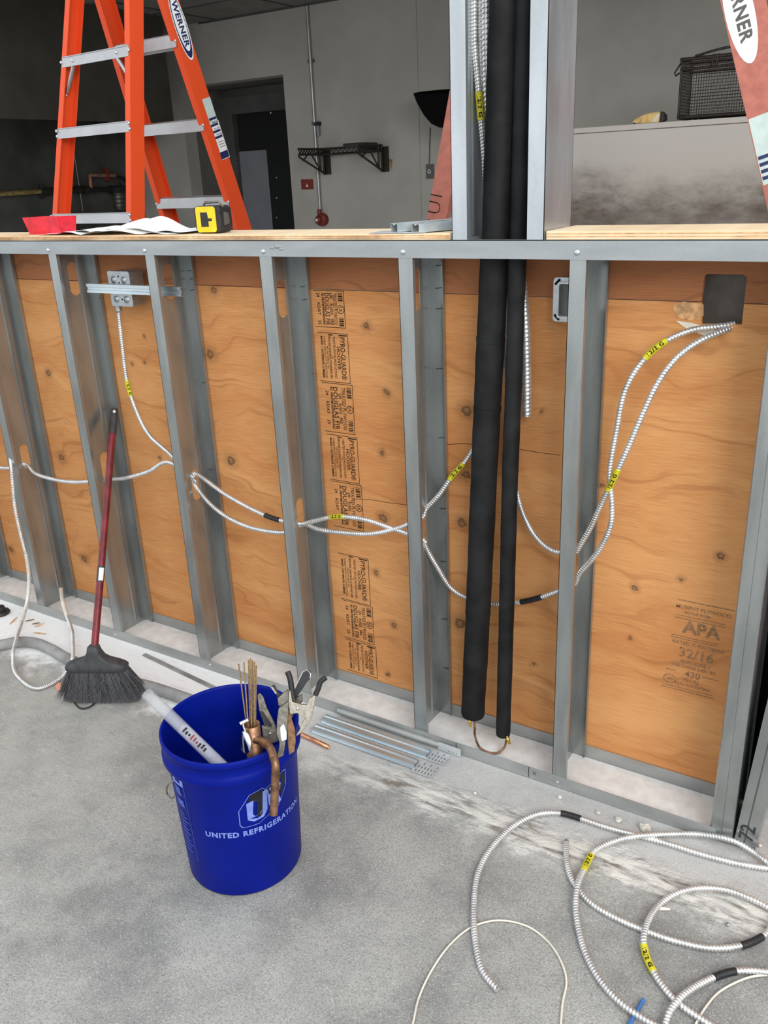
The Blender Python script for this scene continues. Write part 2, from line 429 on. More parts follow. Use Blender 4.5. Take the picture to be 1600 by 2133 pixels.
def text2d(body, size=1.0, align='CENTER', bold=0.0, spacing=1.0):
    c = bpy.data.curves.new('t', 'FONT'); c.body = body; c.size = size; c.align_x = align; c.align_y = 'CENTER'; c.resolution_u = 2
    c.space_character = spacing; c.offset = bold
    o = bpy.data.objects.new('t', c)
    me = bpy.data.meshes.new_from_object(o)
    vs = [(v.co.x, v.co.y) for v in me.vertices]; fs = [tuple(p.vertices) for p in me.polygons]
    bpy.data.objects.remove(o); bpy.data.curves.remove(c); bpy.data.meshes.remove(me)
    return vs, fs
def plate2d(outer, holes=(), thick=.0006):
    c = bpy.data.curves.new('p', 'CURVE'); c.dimensions = '2D'; c.fill_mode = 'BOTH'; c.extrude = thick
    for poly in [outer]+list(holes):
        sp = c.splines.new('POLY'); sp.points.add(len(poly)-1); sp.use_cyclic_u = True
        for p, (x, y) in zip(sp.points, poly): p.co = (x, y, 0, 1)
    o = bpy.data.objects.new('p', c); me = bpy.data.meshes.new_from_object(o)
    vs = [tuple(v.co) for v in me.vertices]; fs = [tuple(p.vertices) for p in me.polygons]
    bpy.data.objects.remove(o); bpy.data.curves.remove(c); bpy.data.meshes.remove(me)
    return vs, fs
def put2d(mb, vf, frame, dz=0.0):
    o, ex, ey, ez = frame
    mb.add([o+ex*p[0]+ey*p[1]+ez*(dz+(p[2] if len(p) > 2 else 0)) for p in vf[0]], vf[1])
def stadium(cx, cy, hw, hh, n=8):
    out = []
    for k in range(n+1): a = math.pi*k/n; out.append((cx+hw*math.cos(a), cy+hh-hw+hw*math.sin(a)))
    for k in range(n+1): a = math.pi+math.pi*k/n; out.append((cx+hw*math.cos(a), cy-hh+hw+hw*math.sin(a)))
    return out
def rrect(cx, cy, hw, hh, r, n=4):
    out = []
    for sx, sy, a0 in ((1, 1, 0), (-1, 1, 90), (-1, -1, 180), (1, -1, 270)):
        for k in range(n+1):
            a = math.radians(a0+90*k/n); out.append((cx+sx*(hw-r)+r*math.cos(a), cy+sy*(hh-r)+r*math.sin(a)))
    return out
X1, Y1, Z1 = V((1, 0, 0)), V((0, 1, 0)), V((0, 0, 1))
FRONT = (V((0, 0, 0)), X1, Z1, -Y1)          # x right, z up, towards the viewer
def screw(parent, p, r=.006, mat='rivet', nrm=-Y1):
    mb = MB(); u = nrm.orthogonal().normalized(); w = nrm.cross(u)
    mb.lathe([(r, 0), (r, r*.25), (r*.7, r*.55), (r*.25, r*.68), (.0001, r*.7)], V(p), u, w, nrm, 10)
    return mb.build('screw', mat, parent)
D = 0.150        # stud depth
ZT = 1.341       # top of the half wall framing
LEG = 0.038

# ================================================================== SETTING
def slab(name, lo, hi, mat): return struct(MB().box(lo, hi).build(name, mat))
# floor: one concrete slab, uneven near the old mortar line
def make_floor():
    mb = MB(); nx, ny = 150, 130; x0, x1, y0, y1 = -.6, 3.6, -2.4, .16
    rnd = random.Random(3)
    ph = [(rnd.uniform(8, 60), rnd.uniform(8, 60), rnd.uniform(0, 6.28)) for _ in range(14)]
    vs = []
    for j in range(ny+1):
        for i in range(nx+1):
            x = x0+(x1-x0)*i/nx; y = y0+(y1-y0)*j/ny
            band = max(0, 1-abs(y+.16)/.13)*min(1, max(0, (x-1.2)/.4))
            h = sum(math.sin(a*x+c)*math.cos(b*y+c*2) for a, b, c in ph)/14
            vs.append((x, y, -.006*band*(.5+h)-.001+.001*h*(0 if y > -.02 else 1)-(.0015 if y > -.02 else 0)))
    fs = [(j*(nx+1)+i, j*(nx+1)+i+1, (j+1)*(nx+1)+i+1, (j+1)*(nx+1)+i) for j in range(ny) for i in range(nx)]
    mb.add(vs, fs, True)
    # the rest of the slab around the detailed patch, with thickness
    mb.box((-8, -6, -.12), (8, -2.4, -.0015)); mb.box((-8, -2.4, -.12), (-.6, .16, -.0015)); mb.box((3.6, -2.4, -.12), (8, .16, -.0015)); mb.box((-8, .16, -.12), (8, 5.6, -.0015))
    mb.box((-.6, -2.4, -.12), (3.6, .16, -.03))
    return struct(mb.build('floor', 'concrete'))
make_floor()
YB, CZ = 4.5, 2.75
# back wall with the door alcove
wb = MB(); wb.box((-4.1, YB, 0), (-3.31, YB+.15, CZ)); wb.box((-2.15, YB, 0), (4.3, YB+.15, CZ)); wb.box((-3.31, YB, 2.28), (-2.15, YB+.15, CZ))
struct(wb.build('wall_back', 'kitchen_wall'))
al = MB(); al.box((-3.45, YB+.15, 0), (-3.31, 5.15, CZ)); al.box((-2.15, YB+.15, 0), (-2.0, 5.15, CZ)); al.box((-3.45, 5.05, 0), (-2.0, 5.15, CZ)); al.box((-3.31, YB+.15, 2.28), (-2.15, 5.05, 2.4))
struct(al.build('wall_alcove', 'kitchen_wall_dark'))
slab('wall_left', (-4.1, .3, 0), (-3.95, YB, CZ), 'left_wall_grey')
slab('wall_right', (4.2, .9, 0), (4.35, YB, CZ), 'kitchen_wall')
ce = struct(MB().box((-4.1, 1.5, CZ), (4.35, 5.2, CZ+.06)).build('ceiling', 'ceiling_tile'))
for k in range(5):
    y = 1.5+.61*k
    MB().box((-3.9, y-.012, CZ-.008), (4.2, y+.012, CZ)).build('ceiling_grid_bar', 'frame_dark', ce)
for k in range(9):
    x = -3.6+.8*k
    MB().box((x-.012, 1.5, CZ-.007), (x+.012, YB-.01, CZ)).build('ceiling_grid_bar', 'frame_dark', ce)
tr = struct(MB().box((-3.0, YB-.012, 2.735), (4.2, YB, CZ)).build('trim_1', 'frame_dark'))
# door in the alcove
dr = MB()
yd = 4.98
p0 = aty(452, 226, yd); p1 = aty(585, 470, yd)
dr.box((-3.28, yd, 0), (-2.18, yd+.05, 2.06))
door = struct(dr.build('door_1', 'door_black'))
fr = MB(); fr.box((-3.30, yd-.06, 0), (-3.10, yd, 2.2)); fr.box((-2.25, yd-.06, 0), (-2.155, yd, 2.2)); fr.box((-3.10, yd-.06, 2.06), (-2.25, yd, 2.2))
fr.build('door_frame', 'frame_dark', door)
pa, pb = aty(496, 316, yd), aty(569, 470, yd)
MB().box((pa.x, yd-.012, .25), (pb.x, yd, pa.z)).build('pane', 'door_pane', door, .003)
for py in (370, 412, 453): 
    q = aty(577, py, yd); MB().ball((q.x, yd-.004, q.z), .009, 8, 4).build('rivet', 'rivet', door)
q = aty(565, 235, yd); MB().ball((q.x, yd-.004, q.z), .012, 8, 4).build('rivet', 'rivet', door)
# vertical seam strips on the back wall panels
for px in (870,):
    a, b = aty(px-4, 30, YB), aty(px+2, 440, YB)
    struct(MB().box((a.x-.008, YB-.006, .1), (a.x+.008, YB, 2.7)).build('trim_2', 'kitchen_wall'))

# ================================================================== FRAMING
GF = 'steel studs of the half wall'
def stud_mesh(x, w, z0, z1, slots, flip=False, D=D):
    """C stud: web at x (or x+w when flipped), flanges run w, small lips"""
    mb = MB(); t = .0014
    s = -1 if flip else 1; xw = x+w if flip else x
    outer = [(0, z0), (D, z0), (D, z1), (0, z1)]
    put2d(mb, plate2d(outer, [stadium(yc, zc, hw, hh) for yc, zc, hw, hh in slots], t/2), (V((xw+s*t/2, 0, 0)), Y1, Z1, X1))
    fr_ = (V((xw, 0, 0)), X1*s, Y1, Z1)
    mb.sheet([(0, 0), (w, 0), (w, .011)], fr_, z0, z1, t if not flip else t)
    mb.sheet([(0, D), (w, D), (w, D-.011)], fr_, z0, z1, -t)
    # rolled stiffening rib in the web
    for yc in (D*.66,):
        mb.sheet([(t, yc-.006), (t+.0022, yc), (t, yc+.006)], fr_, z0+.005, z1-.005, t)
    return mb
XO = [-.009, .002, .005, .004, .005, .005]
WF = [.036, .036, .036, .040, .038, .036]
LB = ['galvanised steel stud leftmost in the half wall, white cable hanging before it',
      'galvanised steel stud the red broom handle leans beside',
      'galvanised steel stud just right of the switch box with crossbar',
      'galvanised steel stud left of the dark printed plywood strip',
      'galvanised steel stud just left of the two black insulated pipes',
      'galvanised steel stud just right of the two black insulated pipes']
SX = []
ZS = [(.60, .048), (.612, .050), (.610, .050), (.585, .046), (.600, .046), (.57, .065)]
for i in range(6):
    x = i*S+XO[i]; SX.append(x)
    zc, hh = ZS[i]
    zt = 1.222 if i != 3 else 1.189
    slots = [(.078, zt, .019, .050), (.080 if i < 5 else .112, zc, .019, hh)]
    if i == 0: slots[1] = (.070, .595, .017, .045)
    o = stud_mesh(x, WF[i], .0025, ZT-.002, slots).build('steel_stud', 'galv')
    tag(o, LB[i], 'stud', GF)
# extra stud at the left edge, mostly out of the frame
o = stud_mesh(-S-.005, .036, .0025, ZT-.002, [(.078, 1.222, .019, .05)]).build('steel_stud', 'galv')
tag(o, 'galvanised steel stud cut off by the left picture edge, farthest from the pipes', 'stud', GF)
# end stud with a broad ridged face
mb = MB(); x6 = 2.427
fr_ = (V((x6, 0, 0)), X1, Y1, Z1)
mb.sheet([(0, D), (0, .004), (.003, 0), (.023, 0), (.0245, .0012), (.026, 0), (.047, 0), (.0495, .003), (.0495, D)], fr_, .0025, ZT-.002, .0014)
tag(mb.build('steel_stud', 'galv'), 'broad galvanised end stud with a ridged face beside the black gap', 'stud', GF)
# leaning stud with the handwritten number
t2 = thing('leaning_stud', 'tilted galvanised stud marked 72 at the lower right picture edge', 'stud', (2.50, 0, .003), GF)
mb = MB(); base = V((2.480, .004, .003)); upv = V((.075, 0, .997)).normalized(); rx = V((.997, 0, -.075)).normalized()
mb.sheet([(.0, .12), (.0, 0), (.019, 0), (.021, .003), (.023, 0), (.047, 0), (.047, .12)], (base, rx, Y1, upv), 0, 1.29, .0014)
mb.build('stud_body', 'galv', t2)
mb = MB(); put2d(mb, text2d('72', .045, bold=.0006), (base+rx*.024+upv*.045-Y1*.0008, upv, -rx, -Y1)); mb.build('handwritten_number', 'pencil', t2)

# bottom track
bt = thing('bottom_track', 'long galvanised floor track carrying the studs of the half wall', 'track', (1.0, 0, 0))
mb = MB(); mb.sheet([(-.0015, .034), (-.0015, 0), (D+.0015, 0), (D+.0015, .038)], (V((-.75, 0, 0)), Y1, Z1, X1), 0, 3.19, .0012); mb.build('channel', 'galv_dusty', bt)
mb = MB(); nx = 120
for i in range(nx):      # dust in the channel, heavier on the left
    xa = -.7+(2.42+.7)*i/nx; xb = -.7+(2.42+.7)*(i+1)/nx
    ha, hb = [.0022+.0016*math.sin(x*9)*math.sin(x*23+1)+(.002 if x < 1.2 else 0) for x in (xa, xb)]
    mb.add([(xa, .002, .0013), (xb, .002, .0013), (xb, .05, .0013+hb), (xa, .05, .0013+ha), (xb, .12, .0013+hb), (xa, .12, .0013+ha), (xb, D-.002, .0013), (xa, D-.002, .0013)],
           [(0, 1, 2, 3), (3, 2, 4, 5), (5, 4, 6, 7)], True)
d_ = mb.build('plaster_dust', 'dust', bt); d_['kind'] = 'stuff'; d_['label'] = 'pale plaster dust lying in the track'
for px, py in ((437, 1385), (875, 1533), (1161, 1630), (240, 1322)):
    q = aty(px, py, -.003); screw(bt, (q.x, -.0018, q.z), .004)
for (px, py, s_) in ((938, 1557, 'X'), (1113, 1612, 'X')):
    q = aty(px, py, -.003); mb = MB(); put2d(mb, text2d(s_, .020, bold=-.0004), (V((q.x, -.0022, q.z)), X1, Z1, -Y1)); mb.build('pencil_mark', 'pencil', bt)
for px, py in ((950, 1563), (1101, 1609)):
    q = aty(px, py, -.003); MB().box((q.x-.0009, -.0022, .002), (q.x+.0009, -.0016, .033)).build('pencil_mark', 'pencil', bt)

# top track
tt = thing('top_track', 'bright galvanised channel capping the half wall studs', 'track', (1.0, 0, ZT-LEG))
mb = MB()
t = .0014
mb.box((-.75, -.003, ZT-LEG), (3.0, -.003+t, ZT))                    # front leg
mb.box((-.75, D+.0015, ZT-LEG), (3.0, D+.003, ZT))                   # back leg
mb.box((-.75, -.003, ZT-t), (1.80, D+.003, ZT)); mb.box((1.945, -.003, ZT-t), (3.0, D+.003, ZT)); mb.box((1.80, -.003, ZT-t), (1.945, .022, ZT))
mb.build('channel', 'galv_bright', tt)
for px, py in ((100, 521), (301, 522), (548, 524), (839, 525), (1202, 526)):
    q = aty(px, py, -.004); screw(tt, (q.x, -.003, q.z), .0062)
# crumpled dent next to the third screw
mb = MB(); q = aty(575, 517, -.003)
for k, (dx, dz, r_) in enumerate(((-.012, .001, .007), (.004, .004, .010), (.016, -.002, .007))):
    mb.ball(V((q.x+dx, -.0026, q.z+dz)), r_, 10, 6, (1.4, .22, .55))
mb.build('dent', 'galv_bright', tt)

# ---- plywood behind the studs
PY = D+.004
def ply_sheet(name, x0, x1, z0, z1, mat, label, holes=()):
    mb = MB(); put2d(mb, plate2d([(x0, z0), (x1, z0), (x1, z1), (x0, z1)], holes, .006), (V((0, PY+.006, 0)), X1, Z1, Y1))
    return tag(mb.build(name, mat), label, 'plywood')
hx0, hz0 = 2.268, 1.160; hx1, hz1 = 2.352, 1.262
SEAM = 1.2055
ply = ply_sheet('plywood_sheet', -.9, 2.462, .012, SEAM-.0008, 'plywood', 'large orange plywood sheet with knots behind the studs', [])
bpy.data.objects.remove(ply)
lower = [(-.9, .012), (2.462, .012), (2.462, SEAM-.0012), (hx1, SEAM-.0012), (hx1, hz0+.003), (hx0+.004, hz0), (hx0, SEAM-.0012), (-.9, SEAM-.0012)]
mb = MB(); put2d(mb, plate2d(lower, [], .006), (V((0, PY+.006, 0)), X1, Z1, Y1))
ply = tag(mb.build('plywood_sheet', 'plywood'), 'large orange plywood sheet with knots and black stamps behind the studs', 'plywood')
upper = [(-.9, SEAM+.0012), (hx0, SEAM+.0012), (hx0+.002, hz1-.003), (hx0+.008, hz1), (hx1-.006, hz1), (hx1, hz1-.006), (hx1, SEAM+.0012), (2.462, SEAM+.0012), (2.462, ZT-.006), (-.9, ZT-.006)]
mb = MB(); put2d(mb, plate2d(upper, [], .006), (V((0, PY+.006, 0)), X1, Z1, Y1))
tag(mb.build('plywood_strip', 'plywood_upper_shaded'), 'narrow plywood strip under the top track, darker partly from painted shade', 'plywood')
# torn veneer next to the cut-out
tv = MB(); pl = [aty(*p, PY-.0004) for p in ((1404, 632), (1425, 628), (1466, 634), (1466, 658), (1440, 668), (1412, 662), (1403, 648))]
o_ = V((0, PY-.0008, 0)); tv.prism([(p.x, p.z) for p in pl], (o_, X1, Z1, -Y1), 0, .0005); k_ = tv.build('torn_veneer', 'ply_edge', ply); k_['label'] = 'dark torn veneer patch'
tv = MB(); pl = [aty(*p, PY-.0004) for p in ((1408, 668), (1440, 672), (1468, 680), (1505, 690), (1470, 700), (1430, 684))]
tv.prism([(p.x, p.z) for p in pl], (o_, X1, Z1, -Y1), 0, .0005); k_ = tv.build('torn_veneer', 'cork_white', ply); k_['label'] = 'pale splintered veneer patch'
# plate closing the cut-out from behind, black sheet added to darken the open gap, plywood corner at right
plain('panel_taupe', (.12, .112, .10), .8)
tag(MB().box((hx0-.03, PY+.05, hz0-.05), (hx1+.03, PY+.053, hz1+.04)).build('backing_panel', 'panel_taupe'), 'dark grey panel seen through the square cut-out', 'panel')
tag(MB().box((2.464, PY+.004, .01), (2.512, PY+.010, ZT-.05)).build('gap_filler', 'black_void'), 'black membrane added to darken the gap right of the end stud', 'filler')
tag(MB().box((2.514, PY-.03, .06), (2.95, PY-.018, ZT-.05)).build('plywood_offcut', 'plywood'), 'sliver of orange plywood at the right picture edge', 'plywood')

# ---- stamps on the plywood
def stamp(x_l, x_r, z_t, z_b, kind, top_cut=0.0, bot_cut=0.0):
    """one printed panel; text reads downwards, letter tops to the right"""
    mb = MB(); y = PY-.0003; wdt = x_r-x_l; hgt = z_t-z_b; bw = .0016
    def bar(xa, xb, za, zb): mb.box((xa, y-.0002, zb), (xb, y, za))
    bar(x_l, x_r, z_t, z_t-bw); bar(x_r-bw, x_r, z_t, z_b); bar(x_l, x_r, z_b+bw, z_b)
    def txt(s_, xf, z_c, size, bold=0.0, sp=1.0):
        vs, fs = text2d(s_, size, bold=bold, spacing=sp); xs = [v[0] for v in vs]; k = min(1.0, hgt*.86/(max(xs)-min(xs)))
        put2d(mb, ([(v[0]*k, v[1]) for v in vs], fs), (V((x_l+wdt*xf, y-.0002, zc)), -Z1, X1, -Y1))
    zc = (z_t+z_b)/2
    if kind == 'pyro':
        bar(x_l+wdt*.70, x_r-.004, z_t-.004, z_t-.0075); bar(x_l+wdt*.35, x_l+wdt*.5, z_t-.004, z_t-.007)
        txt('PYRO-GUARD®', .80, zc, .0225, .0002, .95); txt('HOOVER', .66, zc+.004, .0155, .0002)
        txt('TREATED WOOD PRODUCTS INC.', .535, zc, .0100, .0001); txt('UL', .47, zc-.02, .008)
        txt('PROCESS CONTROL STANDARD 20D', .385, zc, .0092, .0002); txt('MONITORED BY', .30, zc, .0085)
        txt('TIMBER PRODUCTS INSPECTION', .22, zc, .0088); txt('MARK 1 EXTERIOR LUMBER', .13, zc, .0095, .0003)
    elif kind == 'treat':
        for (a, b) in ((.06, .30), (.72, .97)):
            n = 7
            for k in range(n):
                zz = z_t-hgt*(a+(b-a)*k/n); bar(x_l+wdt*.80, x_l+wdt*.95, zz, zz-hgt*.012-.001*(k % 3))
        r = .0115; c = V((x_l+wdt*.87, y, z_t-hgt*.50))
        for k in range(22):
            a0, a1 = 2*math.pi*k/22, 2*math.pi*(k+1)/22
            pts = [c+X1*(rr*math.cos(a))+Z1*(rr*math.sin(a))-Y1*.0002 for rr, a in ((r, a0), (r, a1), (r*.84, a1), (r*.84, a0))]
            mb.add(pts, [(0, 1, 2, 3)])
        txt('UL', .87, c.z, .0125, .0003)
        txt('TREATED PLYWOOD', .685, zc, .0165, .0001); txt('LPI    R1022   FRS', .565, zc-.004, .0115, .0003)
        txt('DOUGLAS FIR', .42, zc-.002, .0215, .0003, 1.05); txt('ALL WEATHER EXPOSURE RATING', .30, zc, .0085, .0004)
        txt('24    KDAT    25', .15, zc, .014, .0002)
    k_ = mb.build('printed_stamp', 'ink', ply); k_['label'] = 'black fire-treatment print reading down the plywood'
xl_ = lambda z: 1.268+(1.205-z)*.028
xr_ = lambda z: 1.366+(1.205-z)*.040
for z_t, z_b, kd in ((1.203, 1.106, 'treat'), (1.092, .958, 'pyro'), (.955, .815, 'treat'), (.808, .672, 'pyro'), (.669, .528, 'treat'), (.444, .292, 'pyro'), (.289, .160, 'treat'), (.155, .045, 'pyro')):
    stamp(xl_((z_t+z_b)/2), xr_((z_t+z_b)/2), z_t, z_b, kd)
def apa():
    mb = MB(); y = PY-.0004
    def bar(xa, xb, z, h=.0022): mb.box((xa, y-.0002, z-h/2), (xb, y, z+h/2))
    def txt(s_, xc, z, size, bold=.0002, sp=1.0): put2d(mb, text2d(s_, size, bold=bold, spacing=sp), (V((xc, y-.0002, z)), X1, Z1, -Y1))
    xc = 2.334
    bar(2.276, 2.402, .519); txt('MURPHY PLYWOOD', xc, .502, .0135); txt('ROGUE RIVER', xc-.012, .489, .0095)
    bar(2.272, 2.385, .479, .0018); bar(2.272, 2.385, .472, .0018)
    txt('APA', xc, .450, .044, .0016, 1.02)
    bar(2.266, 2.375, .424, .0018); bar(2.266, 2.375, .418, .0018)
    txt('RATED SHEATHING', xc-.004, .407, .0135); txt('32/16', xc-.006, .381, .036, .0006)
    txt('EXPOSURE 1', xc-.006, .357, .0125, .0004); txt('THICKNESS 0.451 IN.', xc-.010, .345, .0115)
    bar(2.262, 2.285, .328); txt('430', xc-.010, .325, .024, .0004); bar(2.348, 2.385, .328, .0014)
    txt('PS1-22', xc-.012, .308, .0135); txt('SIZED FOR SPACING', xc-.008, .295, .0090)
    c = V((2.272, y, .302))
    for k in range(20):
        a0, a1 = 2*math.pi*k/20, 2*math.pi*(k+1)/20
        mb.add([c+X1*(rr*1.2*math.cos(a))+Z1*(rr*math.sin(a))-Y1*.0002 for rr, a in ((.013, a0), (.013, a1), (.0108, a1), (.0108, a0))], [(0, 1, 2, 3)])
    txt('APA', 2.272, .302, .009, .0003)
    bar(2.254, 2.378, .284, .0018); bar(2.254, 2.378, .277, .0022)
    k_ = mb.build('printed_stamp', 'ink_faint', ply); k_['label'] = 'faded grade stamp reading 32/16 and 430'
apa()

# dark cut marks on the studs, cracks in the veneer
STUDS = [o for o in bpy.data.objects if o.name.startswith('steel_stud')]
def mark(i, px, py, ln=.020, tilt=.0, y=None):
    q = aty(px, py, y or D-.0035); m2 = MB(); ex = V((math.cos(tilt), 0, math.sin(tilt)))
    m2.obox(q, ex, Y1, ex.cross(Y1), ln/2, .0004, .0008); m2.build('cut_mark', 'pencil', STUD_OF[i])
STUD_OF = {i: bpy.data.objects['steel_stud' if i == 0 else 'steel_stud.%03d' % i] for i in range(6)}
for px, py in ((915, 553), (914, 600), (914, 643), (915, 768), (919, 912), (922, 1060), (923, 1170), (926, 1290), (929, 1392)): mark(4, px, py, .018, .12)
for px, py in ((394, 564), (398, 581), (400, 604), (425, 797), (438, 978)): mark(2, px, py, .016, .10)
for px, py in ((630, 597), (634, 624), (655, 778)): mark(3, px, py, .014, .2)
for px, py in ((202, 572), (208, 620), (237, 781), (262, 948), (284, 1102)): mark(1, px, py, .012, .35)
for k, lst in enumerate((((735, 1040), (770, 1040), (800, 1046), (850, 1052)), ((930, 926), (965, 924), (1000, 926)), ((1083, 936), (1120, 942), (1166, 948)))):
    MB().tube([aty(a, b, PY-.0002) for a, b in lst], .0007, 5).build('veneer_crack', 'ink', ply)

# ---- posts standing on the half wall, unseen tops lengthened to cut light from above
o = stud_mesh(1.770, .036, ZT+.0005, 3.7, [(.078, 2.45, .019, .05)]).build('steel_post', 'galv_post_lit')
tag(o, 'galvanised post on the half wall left of the black pipes', 'post', 'posts on the half wall')
o = stud_mesh(1.944, .037, ZT+.0005, 3.7, [(.078, 2.45, .019, .05)], True).build('steel_post', 'galv_post_lit')
tag(o, 'galvanised post on the half wall right of the black pipes', 'post', 'posts on the half wall')

# ---- plywood strips on top of the half wall
def counter_strip(x0, x1, y0, y1, z0, th, label, sag=0.0):
    mb = MB(); n = 24; vs = []
    for i in range(n+1):
        x = x0+(x1-x0)*i/n; b = .002*math.sin(i*1.3)*sag; ye = y0+.003*math.sin(i*2.1)*sag
        vs += [(x, ye, z0), (x, y1, z0), (x, y1, z0+th), (x, ye, z0+th+b*.3)]
    fs = []
    for i in range(n):
        a = 4*i; b = a+4
        for k in range(4): fs.append((a+k, a+(k+1) % 4, b+(k+1) % 4, b+k))
    fs += [(3, 2, 1, 0), (4*n, 4*n+1, 4*n+2, 4*n+3)]
    mb.add(vs, fs)
    o = mb.build('plywood_board', 'counter_ply_lit'); tag(o, label, 'plywood')
    for k in range(2):
        q = MB(); zz = z0+th*(.33+.34*k)
        q.box((x0+.001, y0-.0032 if sag else y0-.0006, zz-.0007), (x1-.001, y0+.002, zz+.0007)); q.build('glue_line', 'ply_edge', o)
    return o
counter_strip(-.9, 1.762, .006, .172, ZT+.0006, .0135, 'pale plywood strip with paper and tape measure on it, overhead light in its colour', 1.0)
counter_strip(1.985, 3.0, .004, .172, ZT+.0006, .0165, 'pale plywood strip on the half wall right of the posts, overhead light in its colour')

# ================================================================== PIPES AND CABLES IN THE WALL
def pts_y(lst): return [aty(px, py, y) for px, py, y in lst]
big = [(985, 1488, .078), (997, 1250, .078), (1008, 1000, .078), (1019, 770, .078), (1030.5, 545, .078), (1034, 490, .078), (1043, 250, .078), (1053, 0, .078), (1060, -160, .078)]
sml = [(1048, 1530, .070), (1056, 1250, .070), (1062.5, 1000, .070), (1071, 770, .070), (1078, 545, .070), (1081, 490, .070), (1088, 250, .072), (1095, 0, .074), (1099, -160, .074)]
def insulated(lst, r, label, capn):
    path = spline(pts_y(lst), .02)
    t = thing('insulated_pipe', label, 'pipe', path[0], 'black insulated pipes')
    rr = []
    for i, p in enumerate(path):
        e = .955 if i == 0 else 1.0
        rr.append(r*e*(1+.012*math.sin(p.z*31)+.01*math.sin(p.z*77+1)))
    mb = MB(); mb.tube(path, rr, 24); mb.build('foam_sleeve', 'foam_black', t)
    for z in (1.12, .95, .40) if capn else (1.02,):      # tape wraps
        for i in range(len(path)-1):
            if path[i].z <= z < path[i+1].z:
                MB().tube([path[i], path[i+1]], r*1.025, 24).build('tape_wrap', 'foam_black', t)
    return t, path
pA, pathA = insulated(big, .0325, 'thick black foam insulated pipe hanging between the posts', True)
pB, pathB = insulated(sml, .0195, 'thin black foam insulated pipe right of the thick one', False)
def brass(parent, px0, py0, px1, py1, y):
    a, b = aty(px0, py0, y), aty(px1, py1, y)
    MB().tube([a, a.lerp(b, .3), a.lerp(b, .32), a.lerp(b, .6), a.lerp(b, .62), b], [.0035, .0035, .0055, .0055, .0042, .0042], 8).build('valve_cap', 'brass', parent)
brass(pA, 977, 1493, 980, 1513, .070); brass(pB, 1055, 1532, 1062, 1549, .062)
loop = spline([aty(988, 1492, .075), aty(989, 1515, .066), atz(990, 1535, .045), atz(999, 1556, .018), atz(1016, 1567, .008), atz(1038, 1568, .009), atz(1051, 1556, .022), aty(1055, 1538, .064)], .006)
tag(MB().tube(loop, .0032, 8).build('copper_loop', 'copper_dark'), 'thin copper loop joining the two insulated pipe ends', 'pipe')

def nearest(path, px, py):
    return min(range(len(path)), key=lambda i: (pix(path[i])[0]-px)**2+(pix(path[i])[1]-py)**2)
def cable(label, pts, tags=(), r=.0066, pitch=.0068, mat='armor', group='armoured cables', name='armoured_cable', white=None):
    sp_ = spline(pts, .003)
    t = thing(name, label, 'cable', sp_[0], group)
    mb = MB(); ribbed(mb, sp_, r, pitch); mb.build('armour', mat, t)
    for (ax, ay, bx, by, kind) in tags:
        i0, i1 = sorted((nearest(sp_, ax, ay), nearest(sp_, bx, by)))
        seg = sp_[i0:i1+1]
        if len(seg) < 3: continue
        m2 = MB(); rr = [r*1.12+.0004*math.sin(k*1.9) for k in range(len(seg))]
        m2.tube(seg, rr, 12); tg = m2.build('wrap_tag', 'tag_yellow' if kind == 'y' else 'tag_black', t)
        tg['label'] = 'yellow printed wrap' if kind == 'y' else 'black tape wrap'
        if kind == 'y':
            mid = len(seg)//2; fr_ = frames(seg); T = fr_[mid][0]; tocam = (CAM-seg[mid]).normalized()
            nrm = (tocam-T*tocam.dot(T)).normalized()
            ex = T if T.dot(RT) > 0 else -T
            ey = nrm.cross(ex)
            Ltag = (seg[-1]-seg[0]).length
            m3 = MB(); vs, fs = text2d('12/2 G', .0085, bold=.0003, spacing=1.15)
            wx = max(v[0] for v in vs)-min(v[0] for v in vs); k = min(1.6, Ltag*.8/max(wx, 1e-4))
            out = []
            for x, y in vs:
                a = y*1.25/(r*1.16); s_ = x*k
                # follow the bend of the cable
                ii = int(min(len(seg)-1, max(0, mid+s_*(1 if ex.dot(T) > 0 else -1)/Ltag*(len(seg)-1)))); c = seg[ii]
                out.append(c+(nrm*math.cos(a)+ey*math.sin(a))*(r*1.22+.0003))
            m3.add(out, fs); m3.build('tag_print', 'ink', tg)
    return t, sp_
slotp = lambda i, y, z: V((SX[i]+.001, y, z))
# cable from the switch box to the right
cable('armoured cable dropping from the switch box, with a loop under the black pipes',
      pts_y([(247, 648, .088), (255, 720, .085), (265, 795, .08), (282, 850, .07), (310, 905, .055), (352, 944, .050)])+[slotp(2, .072, .635)] +
      pts_y([(404, 986, .085), (470, 1030, .075), (530, 1063, .068), (570, 1080, .062), (590, 1085, .060)])+[slotp(3, .080, .550)] +
      pts_y([(655, 1085, .085), (700, 1076, .08), (760, 1082, .07), (815, 1100, .066), (845, 1110, .066)])+[slotp(4, .083, .572)] +
      pts_y([(886, 1136, .085), (910, 1180, .10), (940, 1225, .118), (968, 1243, .122), (1020, 1257, .124), (1060, 1257, .122), (1105, 1250, .118), (1150, 1236, .11)])+[slotp(5, .110, .528)] +
      pts_y([(1205, 1197, .105), (1245, 1150, .09), (1272, 1095, .08), (1275, 1050, .08), (1270, 990, .085), (1285, 895, .085), (1302, 815, .085), (1335, 757, .09), (1380, 715, .10), (1440, 688, .12), (1490, 681, .145), (1530, 676, .165)]),
      [(265, 792, 274, 825, 'y'), (553, 1071, 584, 1083, 'b'), (688, 1077, 716, 1076, 'y'), (1085, 1253, 1130, 1245, 'b'), (1347, 748, 1390, 710, 'y')])
